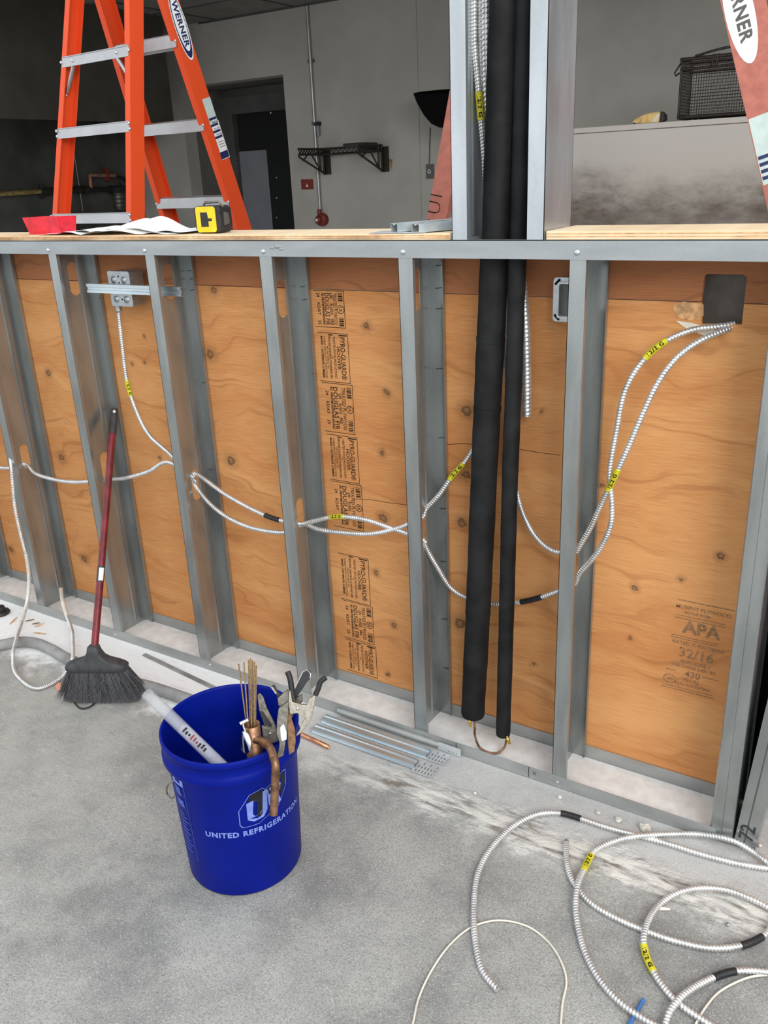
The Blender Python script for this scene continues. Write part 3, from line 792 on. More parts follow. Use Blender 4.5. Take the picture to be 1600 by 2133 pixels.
# cable from the far left running through the studs and up behind the pipes
ca = pts_y([(-40, 968, .08), (20, 975, .075)])+[slotp(0, .068, .565)] + \
     pts_y([(70, 984, .06), (110, 998, .05), (150, 1004, .045), (185, 1003, .042)])+[slotp(1, .066, .566)] + \
     pts_y([(225, 999, .06), (260, 996, .05), (310, 982, .045), (352, 963, .048)])+[slotp(2, .080, .618)] + \
     pts_y([(404, 1005, .085), (430, 1042, .075), (470, 1075, .065), (520, 1098, .058), (570, 1108, .056), (596, 1108, .060)])+[slotp(3, .088, .545)] + \
     pts_y([(660, 1102, .08), (710, 1109, .07), (770, 1112, .064), (815, 1104, .064), (845, 1094, .068)])+[slotp(4, .082, .645)] + \
     pts_y([(886, 1063, .095), (915, 1030, .105), (945, 988, .115), (970, 960, .122), (990, 925, .126), (1004, 840, .128), (1014, 700, .128), (1018, 560, .128), (1016, 480, .126), (1012, 400, .115), (1008, 320, .104), (1001, 240, .10), (996, 180, .10), (989, 100, .10), (988, 0, .10), (990, -150, .10)])
cable('armoured cable running low through every stud then rising behind the thick black pipe', ca, [(940, 1000, 968, 966, 'y'), (996, 192, 1002, 250, 'y')])
# cable coming down behind the thin pipe to the cut-out
cable('armoured cable from behind the thin black pipe to the square cut-out, right of its twin',
      pts_y([(1003, -150, .112), (1000, 0, .112), (1001, 100, .112), (1006, 200, .114), (1012, 300, .118), (1026, 400, .126), (1046, 500, .128), (1054, 600, .128), (1053, 700, .128), (1056, 800, .128), (1062, 900, .126), (1076, 1020, .12), (1092, 1075, .112), (1120, 1122, .106), (1155, 1148, .105)])+[slotp(5, .112, .612)] +
      pts_y([(1205, 1142, .11), (1232, 1095, .10), (1255, 1045, .09), (1282, 990, .075), (1312, 925, .07), (1340, 860, .07), (1372, 795, .075), (1410, 745, .085), (1455, 712, .105), (1495, 694, .135), (1530, 681, .165)]),
      [(1265, 1020, 1292, 978, 'y')])
# thick flexible conduit
cd = spline(pts_y([(1016, -150, .105), (1013, 0, .105), (1014, 120, .105), (1020, 260, .115), (1040, 400, .124), (1066, 500, .125), (1085, 580, .122), (1093, 650, .118), (1097, 760, .115), (1098, 868, .112)]), .004)
mb = MB(); ribbed(mb, cd, .0116, .0096, 14, .16); tag(mb.build('flexible_conduit', 'armor'), 'thick open-ended flexible metal conduit hanging right of the thin black pipe', 'conduit')
# white loop hanging from the leftmost stud to the floor
wl = pts_y([(20, 940, .02), (24, 975, -.010), (27, 1010, -.014), (32, 1060, -.016), (45, 1120, -.018), (55, 1160, -.02), (60, 1200, -.022)]) + [atz(57, 1250, .075), atz(47, 1290, .04), atz(33, 1335, .048), atz(27, 1362, .040), atz(27, 1385, .014), atz(38, 1410, .0075), atz(80, 1434, .0075), atz(128, 1412, .0075), atz(143, 1392, .022), atz(151, 1372, .046), atz(152, 1340, .052), atz(150, 1315, .056), atz(140, 1285, .066), atz(130, 1250, .085), atz(127, 1226, .10)]
sp_w = spline(wl, .003)
tw = thing('dusty_cable', 'white dusted cable looping from the leftmost stud to the floor', 'cable', atz(80, 1434, 0), 'armoured cables')
cut = nearest(sp_w, 52, 1150); cut2 = nearest(sp_w, 45, 1295); cut3 = nearest(sp_w, 138, 1283)
mb = MB(); ribbed(mb, sp_w[:cut+2], .0064, .0062); mb.build('armour', 'armor', tw)
mb = MB(); ribbed(mb, sp_w[cut:cut2+2], .0068, .0062, 10, .06); k_ = mb.build('painted_armour', 'armor_white', tw); k_['label'] = 'smooth white painted length'
mb = MB(); ribbed(mb, sp_w[cut2:cut3+2], .0064, .0062); mb.build('armour', 'armor', tw)
mb = MB(); mb.tube(resample(sp_w[cut3:], .006), .0068, 10); k_ = mb.build('painted_armour', 'armor_white', tw); k_['label'] = 'smooth white painted end'
i0, i1 = sorted((nearest(sp_w, 131, 1255), nearest(sp_w, 140, 1283))); seg = sp_w[i0:i1+1]; MB().tube(seg, .0074, 10).build('wrap_tag', 'wire_white', tw)

# ---- cables lying on the floor
def fz(lst): return [atz(px, py, z) for px, py, z in lst]
R_ = .0066
c1 = [(1037, 2061), (1020, 2043), (1004, 2020), (990, 1959), (987, 1887), (997, 1816), (1030, 1759), (1077, 1716), (1125, 1695), (1168, 1694), (1210, 1705), (1267, 1724), (1339, 1743), (1400, 1760), (1457, 1778), (1530, 1797), (1600, 1809), (1680, 1818), (1760, 1815)]
cable('armoured floor cable with a cut end near the bottom centre, leftmost of the coil', [atz(a, b, .0072) for a, b in c1], [(1168, 1694, 1210, 1705, 'b')])
lift = lambda a, b, hot: .0072+max(0, .014*(1-min(((a-hx)**2+(b-hy)**2)**.5/60 for hx, hy in hot)))
c2 = [(1690, 1860), (1640, 1822), (1600, 1796), (1571, 1776), (1529, 1752), (1457, 1738), (1386, 1738), (1335, 1741), (1290, 1749), (1245, 1768), (1232, 1781), (1215, 1814), (1203, 1845), (1199, 1887), (1206, 1940), (1220, 1987), (1248, 2039), (1291, 2087), (1358, 2132), (1430, 2165), (1520, 2180)]
p2 = [atz(a, b, lift(a, b, [(1339, 1742), (1600, 1803), (1203, 1850), (1330, 2115)])) for a, b in c2]
p2 = [aty(a, b, -.013) if p.y > -.015 else p for p, (a, b) in zip(p2, c2)]
cable('armoured cable on the floor with one yellow wrap near the track, arching outermost', p2, [(1232, 1781, 1215, 1814, 'y')])
c3 = [(1180, 1752), (1180, 1788), (1188, 1825), (1204, 1852), (1230, 1880), (1267, 1904), (1339, 1937), (1410, 1961), (1481, 1975), (1543, 1970), (1588, 1951), (1612, 1925), (1618, 1905), (1600, 1890), (1562, 1871), (1514, 1854), (1457, 1850), (1410, 1861), (1372, 1887), (1348, 1925), (1341, 1959), (1346, 1990), (1362, 2025), (1377, 2049), (1410, 2087), (1476, 2132), (1540, 2170)]
hot3 = [(1341, 1940)]
p3 = []
for i, (a, b) in enumerate(c3): p3.append(atz(a, b, .0072 if i < 15 else lift(a, b, hot3)))
cable('armoured cable curled on the floor in a closed loop, innermost of the coil', p3, [(1543, 1970, 1588, 1951, 'b'), (1341, 1968, 1362, 2025, 'y')])
c5 = [(1360, 2190), (1386, 2132), (1396, 2106), (1424, 2073), (1481, 2039), (1533, 2023), (1600, 2025), (1680, 2045)]
cable('armoured cable crossing the bottom right corner with a black tape wrap', [atz(a, b, lift(a, b, [(1412, 2090)])) for a, b in c5], [(1486, 2036, 1533, 2023, 'b')])
def wire(name, label, lst, r, mat, z=None):
    tag(MB().tube(spline([atz(a, b, z or r+.0008) for a, b in lst], .008), r, 8).build(name, mat), label, 'wire')
wire('thin_wire', 'thin cream wire arching on the floor at the bottom centre', [(846, 2180), (860, 2132), (872, 2080), (900, 2020), (940, 1965), (985, 1930), (1040, 1917), (1100, 1930), (1145, 1965), (1172, 2010), (1180, 2045), (1172, 2090), (1168, 2140), (1166, 2180)], .0022, 'wire_white')
wire('thin_wire', 'thin cream wire curving in the bottom right corner', [(1680, 2032), (1600, 2031), (1560, 2036), (1500, 2065), (1470, 2098), (1450, 2132), (1430, 2175)], .0022, 'wire_white')
wire('blue_rod', 'short blue plastic rod under a floor cable at the bottom', [(1341, 2082), (1327, 2106), (1308, 2140)], .0042, 'wire_blue')

# ================================================================== ELECTRICAL BOXES
def swbox():
    y0 = .062
    c = aty(250, 602, y0); hw, hh = .046, .051
    t = thing('switch_box', 'square galvanised switch box on a crossbar between two studs', 'electrical box', (c.x, y0+.03, c.z-hh))
    mb = MB(); mb.prism(rrect(0, 0, hw, hh, .006), (V((c.x, y0, c.z)), X1, Z1, Y1), 0, .0016)
    mb.prism(rrect(0, 0, hw-.001, hh-.001, .006), (V((c.x, y0, c.z)), X1, Z1, Y1), .0016, .055); mb.build('box_body', 'zinc_box', t, .0012)
    for dx, dz in ((-.022, .026), (.021, .026), (-.022, -.030), (.021, -.030)):
        MB().lathe([(.0105, 0), (.0105, .0012), (.0001, .0014)], V((c.x+dx, y0, c.z+dz)), X1, Z1, -Y1, 16).build('knockout', 'zinc_box', t)
    for dx, dz in ((0, .036), (0, .018), (.003, -.030)):
        MB().lathe([(.003, 0), (.0001, .0006)], V((c.x+dx, y0, c.z+dz)), X1, Z1, -Y1, 8).build('hole', 'black_void', t)
    q = aty(247, 643, .088)
    MB().tube([(q.x, .088, c.z-hh-.018), (q.x, .088, c.z-hh-.0005)], .0105, 12).build('cable_connector', 'zinc_box', t)
    b = thing('box_crossbar', 'galvanised crossbar holding the switch box across the stud bay', 'bracket', (.6, .045, c.z-.02))
    a0 = aty(180, 597, .046); zc = a0.z-.004; x_end = SX[2]+.072
    fr_ = (V((0, .046, zc)), Y1, Z1, X1); mb = MB()
    mb.sheet([(.010, .0125), (.0, .0125), (0, .004), (.003, .002), (.003, -.004), (0, -.006), (0, -.0135), (.010, -.0135)], fr_, a0.x, x_end, .0012)
    mb.build('bar', 'galv_bar', b)
    for k in range(5): MB().box((c.x-.02+.008*k, .0440, zc+.0005), (c.x-.016+.008*k, .0459, zc+.0022)).build('dimple', 'chrome', b)
swbox()
def mudring():
    y0 = .098; a = aty(1153, 577, y0); z1_ = a.z; z0_ = aty(1153, 670, y0).z; xr = SX[5]-.001
    t = thing('cover_plate_box', 'galvanised box with a raised cover plate half hidden behind a stud', 'electrical box', ((a.x+xr)/2, y0, z0_))
    zc = (z0_+z1_)/2; hh = (z1_-z0_)/2; xc = (a.x+xr)/2; hw = (xr-a.x)/2
    MB().prism(rrect(0, 0, hw, hh, .008), (V((xc, y0, zc)), X1, Z1, Y1), 0, .0018).build('cover_plate', 'zinc_box', t, .0008)
    MB().prism(rrect(0, 0, hw-.004, hh-.004, .006), (V((xc, y0, zc)), X1, Z1, Y1), .002, .045).build('box_body', 'zinc_box', t)
    mb = MB(); put2d(mb, plate2d(rrect(.006, 0, .029, hh-.009, .006), [rrect(.006, 0, .0245, hh-.0135, .004)], .004), (V((xc, y0-.004, zc)), X1, Z1, -Y1)); mb.build('raised_ring', 'zinc_box', t)
    MB().prism(rrect(.006, 0, .024, hh-.014, .004), (V((xc, y0-.0006, zc)), X1, Z1, Y1), 0, .0004).build('opening', 'frame_dark', t)
    for sz in (1, -1):
        mb = MB(); u = V((.7, 0, .7*sz)); w = V((-.7*sz, 0, .7)) if sz > 0 else V((.7, 0, .7))
        mb.obox(V((xc-hw+.010, y0-.0008, zc+sz*(hh-.010))), u, w, Y1, .008, .0024, .0006); mb.build('screw_slot', 'black_void', t)
mudring()

# ================================================================== BRACKET BARS
def bracket_bar(a, b, label, width=.026, end_w=.055, end_l=.062, group='bracket bars', side=1, h=.010, plate=True):
    """folded channel from a to b with a perforated plate beyond b"""
    a, b = V(a), V(b); ex = (b-a).normalized(); ez = (Z1-ex*ex.z).normalized(); ey = ez.cross(ex)
    t = thing('bracket_bar', label, 'bracket', (a+b)/2, group); Lg = (b-a).length
    mb = MB(); w = width/2
    mb.sheet([(-w-.005, 0), (-w, 0), (-w, h), (-.006, h), (-.004, h-.003), (.004, h-.003), (.006, h), (w, h), (w, 0), (w+.005, 0)], (a, ey, ez, ex), 0, Lg, .0011)
    mb.build('channel', 'galv_bar', t)
    if not plate: return t
    slots = []
    for r_ in range(6):
        for c_ in range(3 if r_ % 2 else 2):
            slots.append(rrect(.010+r_*.0095, -end_w/2+.010+c_*end_w*.33, .0019, .0052, .0009, 2))
    out = rrect(end_l/2, 0, end_l/2, end_w/2, .004, 3)
    mb = MB(); put2d(mb, plate2d(out, slots, .0006), (b+ez*.0012-ex*.002+ey*side*.004, ex, ey, ez)); mb.build('perforated_plate', 'zinc_plate', t)
    return t
bracket_bar(atz(655, 1519, .0012), atz(868, 1594, .0012), 'galvanised bracket bar on the floor, farther from the track', .026, .050, .062, side=-1)
bracket_bar(atz(675, 1499, .0012), atz(893, 1574, .0012), 'galvanised bracket bar on the floor, close against the track', .026, .046, .060, side=1)
# third one lying on the track lip: half round with flattened end
bb = thing('flattened_conduit', 'dull conduit with a flattened end lying along the floor track lip', 'conduit', (1.5, -.006, .02))
A_, B_ = aty(705, 1480, -.009), aty(915, 1552, -.009)
MB().tube([A_, A_.lerp(B_, .5), B_.lerp(A_, .06), B_], [.0095, .0095, .0095, .006], 14).build('tube', 'galv_dusty', bb)
ex = (B_-A_).normalized(); ez = Z1; out = rrect(.032, 0, .036, .0125, .004)
mb = MB(); put2d(mb, plate2d(out, [rrect(.030+.008*k, -.007, .0014, .0022, .0006, 2) for k in range(4)], .0006), (B_+V((0, -.003, 0)), ex, Z1, -Y1)); mb.build('flat_end', 'zinc_plate', bb)
# pair on top of the half wall
zc = ZT+.0160
bracket_bar(V((1.790, .345, zc+.003)), V((1.603, .034, zc)), 'galvanised bracket bar on the plywood by the post, rear of the pair', .030, h=.017, plate=False)
bracket_bar(V((1.868, .338, zc+.003)), V((1.672, .012, zc)), 'galvanised bracket bar on the plywood by the post, front of the pair', .030, h=.017, plate=False)
pl = [atz(a, b, zc-.0008) for a, b in ((752, 488), (800, 480), (850, 483), (876, 487), (832, 494), (775, 493))]
pl = [V((p.x, max(.004, p.y), p.z)) for p in pl]
mb = MB(); mb.prism([(p.x, p.y) for p in pl], (V((0, 0, zc-.0016)), X1, Y1, Z1), 0, .0009)
tag(mb.build('perforated_sheet', 'zinc_plate'), 'thin flat galvanised plate under the bracket bars on the plywood', 'plate')

# ================================================================== BUCKET AND ITS TOOLS
BC = V((1.505, -.578, 0)); RIM = .372
def brad(z): return .130+(.1425-.130)*min(1, z/.29)
def make_bucket():
    t = thing('blue_bucket', 'blue plastic bucket full of tools on the concrete floor', 'bucket', BC)
    prof = [(.0001, .006), (.124, .006), (.126, .001), (.1285, .001), (.1305, .006), (.1425, .303), (.1435, .306), (.1515, .311), (.1530, .315), (.1530, .326), (.1500, .331), (.1480, .335), (.1485, .354), (.1515, .356), (.1525, .362), (.1525, .369), (.150, .372), (.1475, .371), (.1455, .366), (.1385, .29), (.127, .012), (.0001, .011)]
    MB().lathe(prof, BC, X1, Y1, Z1, 72).build('pail', 'bucket_blue', t)
    def wrap(vf, th0, z0, k=1.0, shear=0.0):
        out = []
        for p in vf[0]:
            z = z0+p[1]; r = brad(z)+.0006; a = th0+p[0]/r; out.append(BC+V((math.cos(a)*r, math.sin(a)*r, z)))
        return out, vf[1]
    def on(px, py):
        d = ray(px, py); r = .138; o = CAM-BC
        a = d.x**2+d.y**2; b = 2*(o.x*d.x+o.y*d.y); c = o.x**2+o.y**2-r*r
        s_ = (-b-math.sqrt(max(0, b*b-4*a*c)))/(2*a); p = CAM+d*s_
        return math.atan2(p.y-BC.y, p.x-BC.x), p.z
    def deco(name, mat, vf, th, z, lab=None):
        mb = MB(); vs, fs = wrap(vf, th, z); mb.add(vs, fs); k_ = mb.build(name, mat, t)
        if lab: k_['label'] = lab
    def sub(poly, n=6):
        out = []
        for i in range(len(poly)):
            a, b = poly[i], poly[(i+1) % len(poly)]
            for k in range(n): out.append((a[0]+(b[0]-a[0])*k/n, a[1]+(b[1]-a[1])*k/n))
        return out
    def strips(poly_fn, x0, x1, n=14): pass
    th, z = on(533, 1722)
    deco('lettering', 'print_white', text2d('UNITED REFRIGERATION', .0192, bold=.0007, spacing=1.14), th+.06, z-.011, 'pale lettering reading UNITED REFRIGERATION')
    th, z = on(553, 1668)
    # logo: outlined octagon, black blocks and pale U and R
    def flat(poly, mat, lab):
        from mathutils.geometry import tessellate_polygon
        pl = sub(poly, 5); tri = tessellate_polygon([[V((x, y, 0)) for x, y in pl]])
        deco('logo', mat, (pl, [tuple(f) for f in tri]), th, z, lab)
    def outline(poly, w_, mat, lab):
        pl = sub(poly, 6); n = len(pl); cx = sum(p[0] for p in pl)/n; cy = sum(p[1] for p in pl)/n
        inn = [(cx+(x-cx)*(1-w_), cy+(y-cy)*(1-w_)) for x, y in pl]
        deco('logo_outline', mat, (pl+inn, [(i, (i+1) % n, n+(i+1) % n, n+i) for i in range(n)]), th, z, lab)
    outline([(-.062, -.042), (-.062, -.004), (-.036, .034), (-.006, .040), (.0, .034), (.050, .052), (.060, .050), (.058, .010), (.030, -.030), (.008, -.036), (-.006, -.042), (-.020, -.050), (-.056, -.050)], .028, 'print_white', 'pale logo outline')
    flat([(-.034, .032), (-.006, .037), (-.010, -.026), (-.016, -.033), (-.024, -.030), (-.020, .010), (-.040, .016)], 'print_black', 'black logo block')
    flat([(.006, .034), (.052, .050), (.056, .020), (.044, .006), (.050, -.004), (.044, -.010), (.034, .022), (.008, .014)], 'print_black', 'black logo block')
    flat([(-.044, .012), (-.028, .016), (-.032, -.018), (-.028, -.026), (-.016, -.024), (-.010, -.016), (-.006, .030), (.004, .032), (.002, -.020), (-.008, -.036), (-.030, -.040), (-.044, -.032)], 'print_white', 'pale letter U of the logo')
    flat([(.004, .030), (.034, .034), (.042, .026), (.038, .012), (.030, .008), (.040, -.020), (.030, -.022), (.020, .006), (.014, .006), (.016, -.014), (.006, -.014)], 'print_white', 'pale letter R of the logo')
    # warning panel at the left
    th, z = on(385, 1680)
    pl = [(-.030, .085), (.012, .085), (.012, .058), (-.030, .058)]
    deco('warning_print', 'print_white', (sub(pl, 6), [tuple(range(24))]), th, z, 'faded pale warning panel')
    for k, (w_, y, h) in enumerate([(.018, .040, .026), (.022, .008, .022)]+[(.016+.004*(i % 3), -.022-.0105*i, .004) for i in range(11)]):
        deco('warning_print', 'print_faint', (sub([(-.024, y+h/2), (-.024+w_*1.2, y+h/2*.8), (-.024+w_*1.3, y-h/2), (-.022, y-h/2*.7)], 4), [tuple(range(16))]), th, z)
    deco('warning_print', 'print_faint', (sub([(.0125, .085), (.0137, .085), (.0137, -.145), (.0125, -.145)], 8), [tuple(range(32))]), th, z)
    # wire bail folded down at the left
    th2, z2 = on(368, 1628); ear = BC+V((math.cos(th2)*.149, math.sin(th2)*.149, z2))
    out = V((math.cos(th2), math.sin(th2), 0)); tan = V((-math.sin(th2), math.cos(th2), 0))
    pts = [ear-out*.008+Z1*.006, ear+out*.004+Z1*.002-tan*.003, ear+out*.010-Z1*.012-tan*.008, ear+out*.010-Z1*.030-tan*.010, ear+out*.006-Z1*.036-tan*.002, ear+out*.002-Z1*.030+tan*.006]
    MB().tube(spline(pts, .003), .0018, 8).build('bail_wire', 'steel_dull', t)
make_bucket()
dep = lambda p: (p-CAM).dot(FW)
DR = dep(atz(545, 1576, RIM))
def shape(poly, d, th, mb=None):
    """outline at viewing distance d with thickness th (extends away from the viewer)"""
    mb = mb or MB(); n = len(poly)
    a = [atd(px, py, d) for px, py in poly]; b = [p+FW*th for p in a]
    mb.add(a+b, [tuple(range(n)), tuple(reversed(range(n, 2*n)))]+[(i, n+i, n+(i+1) % n, (i+1) % n) for i in range(n)])
    return mb
# copper fitting with its branch over the rim
dT = DR+.036
cf = thing('copper_fitting', 'tarnished copper tee pipe hooked over the bucket rim', 'pipe', atd(524, 1600, dT))
q0, q1 = atd(524, 1508, dT), atd(524, 1600, dT); ax = V((0, 0, -1))
mb = MB(); prof = [(.0175, -.22), (.0175, 0), (.0160, .0005), (.0158, -.03), (.0155, -.22)]
mb.lathe(prof, q0, X1, Y1, Z1, 24); mb.build('body_tube', 'copper_dark', cf)
rimp = atz(563, 1566, RIM)
br = spline([atd(530, 1540, dT), atd(543, 1543, dT-.004), atd(556, 1551, dT-.016), rimp+Z1*.012, atd(573, 1590, DR-.020), atd(573, 1625, DR-.012), atd(572, 1660, DR-.008), atd(570, 1697, DR-.004)], .004)
MB().tube(br, .0085, 14).build('branch_tube', 'copper_dark', cf)
for k in (.14, .36): 
    i = int(len(br)*k); MB().tube(br[i:i+3], .0096, 14).build('solder_ring', 'copper_dark', cf)
# brazing rods standing in the copper tube
for k, (tx, ty, bx) in enumerate(((497, 1383, 514), (508, 1380, 517), (518, 1375, 521), (522, 1372, 524), (526, 1376, 527), (530, 1379, 530), (534, 1386, 532))):
    dd = dT+(-.006 if k % 2 else .005)
    a = atd(bx, 1512, dd); b = atd(tx, ty, dd-.038-.004*(k%3)); a2 = a+(a-b).normalized()*.06
    o = MB().tube([a2, b], .0016, 6).build('brazing_rod', 'rod_brass')
    tag(o, ['leftmost brazing rod, splayed out of the copper tube in the bucket', 'second brazing rod from the left in the copper tube', 'third brazing rod from the left, at the left of the tight cluster', 'tallest brazing rod in the tight cluster', 'brazing rod just right of the tallest one', 'second brazing rod from the right in the copper tube', 'rightmost brazing rod in the copper tube'][k], 'rod', 'brazing rods in the bucket')
# inspection mirror
im = thing('inspection_mirror', 'small round chrome inspection mirror beside the copper tube', 'mirror', atd(512, 1565, dT-.024))
c = atd(511, 1546, dT-.024); nrm = (RT*-.78-FW*.62).normalized(); u = UP; w = nrm.cross(u).normalized(); u = w.cross(nrm)
MB().lathe([(.0001, .002), (.022, .002), (.0235, 0), (.022, -.002), (.0001, -.002)], c, u, w, nrm, 28).build('mirror_disc', 'chrome', im)
MB().tube([c+u*.022, atd(507, 1512, dT-.022), atd(506, 1504, dT-.020)], .0022, 8).build('neck', 'steel_bright', im)
shape([(498, 1505), (515, 1497), (518, 1502), (501, 1511)], dT-.026, .012).build('clip', 'chrome', im, .001)
# locking pliers behind the tube
lp = thing('locking_pliers', 'dull locking pliers leaning behind the copper tube in the bucket', 'pliers', atd(560, 1540, dT+.035))
shape([(536, 1448), (541, 1444), (548, 1452), (556, 1476), (572, 1506), (577, 1521), (570, 1523), (552, 1514), (540, 1480)], dT+.045, .006).build('handle', 'steel_dull', lp, .001)
shape([(541, 1481), (548, 1482), (566, 1508), (566, 1515), (553, 1512)], dT+.0444, .001).build('handle_channel', 'tape_black', lp)
shape([(545, 1512), (576, 1522), (580, 1545), (560, 1550), (548, 1535)], dT+.040, .014).build('jaw', 'steel_dull', lp, .001)
MB().ball(atd(563, 1528, dT+.039), .0035, 8, 4).build('rivet', 'rivet', lp)
# clamp pliers with a paper sticker at the right
cp = thing('clamp_pliers', 'long steel clamp pliers with a white sticker hanging on the bucket rim', 'pliers', atd(590, 1560, DR+.03))
shape([(601, 1462), (591, 1468), (580, 1476), (577, 1500), (576, 1530), (582, 1548), (579, 1570), (575, 1581), (590, 1575), (594, 1550), (598, 1520), (600, 1490)], DR+.020, .008).build('long_handle', 'steel_dull', cp, .0012)
shape([(584, 1515), (591, 1508), (597, 1525), (597, 1540), (588, 1544), (585, 1535)], DR+.0190, .0006).build('sticker', 'label_white', cp)
shape([(578, 1455), (588, 1446), (597, 1438), (601, 1442), (601, 1466), (588, 1474), (580, 1470)], DR+.034, .012).build('jaw', 'steel_dull', cp, .001)
shape([(564, 1430), (571, 1427), (578, 1441), (584, 1447), (580, 1462), (575, 1446)], DR+.050, .008).build('short_handle', 'tape_black', cp, .001)
shape([(563, 1430), (568, 1431), (577, 1444), (574, 1446)], DR+.0485, .001).build('handle_edge', 'steel_bright', cp)
# dark channel handle pointing up
dh = thing('channel_pliers', 'black channel handled pliers standing up at the back of the bucket', 'pliers', atd(620, 1450, DR+.06))
shape([(610, 1440), (631, 1400), (640, 1395), (647, 1402), (646, 1414), (640, 1420), (618, 1453), (612, 1454)], DR+.062, .014).build('grip', 'tape_black', dh, .0015)
MB().tube([atd(*p, DR+.0605) for p in ((611, 1441), (631, 1400), (640, 1395), (647, 1403), (646, 1414))], .0011, 6).build('grip_edge', 'chrome', dh)
shape([(612, 1456), (629, 1447), (630, 1462), (617, 1475), (606, 1500), (600, 1500)], DR+.064, .010).build('jaw', 'steel_dull', dh, .001)
# spring clamp
sc_ = thing('spring_clamp', 'steel spring clamp with black dipped handle tips on the bucket rim', 'clamp', atd(622, 1500, DR+.03))
shape([(601, 1440), (605, 1438), (609, 1462), (628, 1468), (639, 1468), (645, 1455), (654, 1448), (657, 1451), (655, 1470), (650, 1492), (644, 1506), (634, 1518), (626, 1527), (618, 1534), (617, 1531), (624, 1520), (628, 1508), (636, 1496), (619, 1486), (604, 1488), (601, 1470)], DR+.026, .010).build('clamp_body', 'steel_bright', sc_, .0012)
MB().ball(atd(620, 1476, DR+.025), .0042, 10, 5).build('pivot_rivet', 'rivet', sc_)
MB().tube(spline([atd(*p, DR+.032) for p in ((599, 1399), (604, 1412), (607, 1430), (610, 1450), (613, 1460))], .004), [.0055]+[.0062]*200 if False else .006, 10).build('dipped_tip', 'rubber_black', sc_)
tip = spline([atd(*p, DR+.032) for p in ((679, 1411), (668, 1420), (663, 1434), (657, 1448))], .004)
MB().tube(tip, .0058, 10).build('dipped_tip', 'rubber_black', sc_)
# rusty file
tag(shape([(598, 1476), (603, 1480), (608, 1500), (614, 1518), (616, 1545), (613, 1566), (602, 1573), (599, 1540), (598, 1510)], DR+.030, .005).build('rusty_file', 'rust_steel', None, .0008), 'flat rusty brown file between the clamp and the pliers', 'file')
# clear plastic tube with scribbled label
P1 = atz(350, 1487, RIM+.018); P2 = atd(455, 1589, DR+.075); dv = (P1-P2)
tA = P1+dv*.44; tB = P2-dv*.42
ct = thing('clear_tube', 'clear plastic tube sticking out of the left side of the bucket', 'tube', tB)
mb = MB(); ax = (tA-tB).normalized(); u = ax.orthogonal().normalized(); w = ax.cross(u)
mb.lathe([(.0138, 0), (.0138, (tA-tB).length), (.0118, (tA-tB).length), (.0118, 0), (.0138, 0)], tB, u, w, ax, 24); mb.build('tube_wall', 'clear_plastic', ct)
toc = (CAM-P2); toc = (toc-ax*toc.dot(ax)).normalized(); sd = ax.cross(toc)
def tubemark(s0, s1, a0, a1, mat, name, lab=None):
    m2 = MB(); n = 8; vs = []
    for i in range(n+1):
        a = a0+(a1-a0)*i/n
        for s_ in (s0, s1): vs.append(P2+dv*s_+(toc*math.cos(a)+sd*math.sin(a))*.0142)
    m2.add(vs, [(2*i, 2*i+1, 2*i+3, 2*i+2) for i in range(n)], True); k_ = m2.build(name, mat, ct)
    if lab: k_['label'] = lab
tubemark(-.25, .70, -1.0, 1.0, 'label_film', 'paper_label', 'milky film label on the tube')
for k in range(9):
    tubemark(.22+.05*k, .25+.05*k, -.35+.12*math.sin(k*2.3), .30+.2*math.sin(k*1.7), 'alarm_red' if 2 < k < 6 else 'ink', 'scribble')

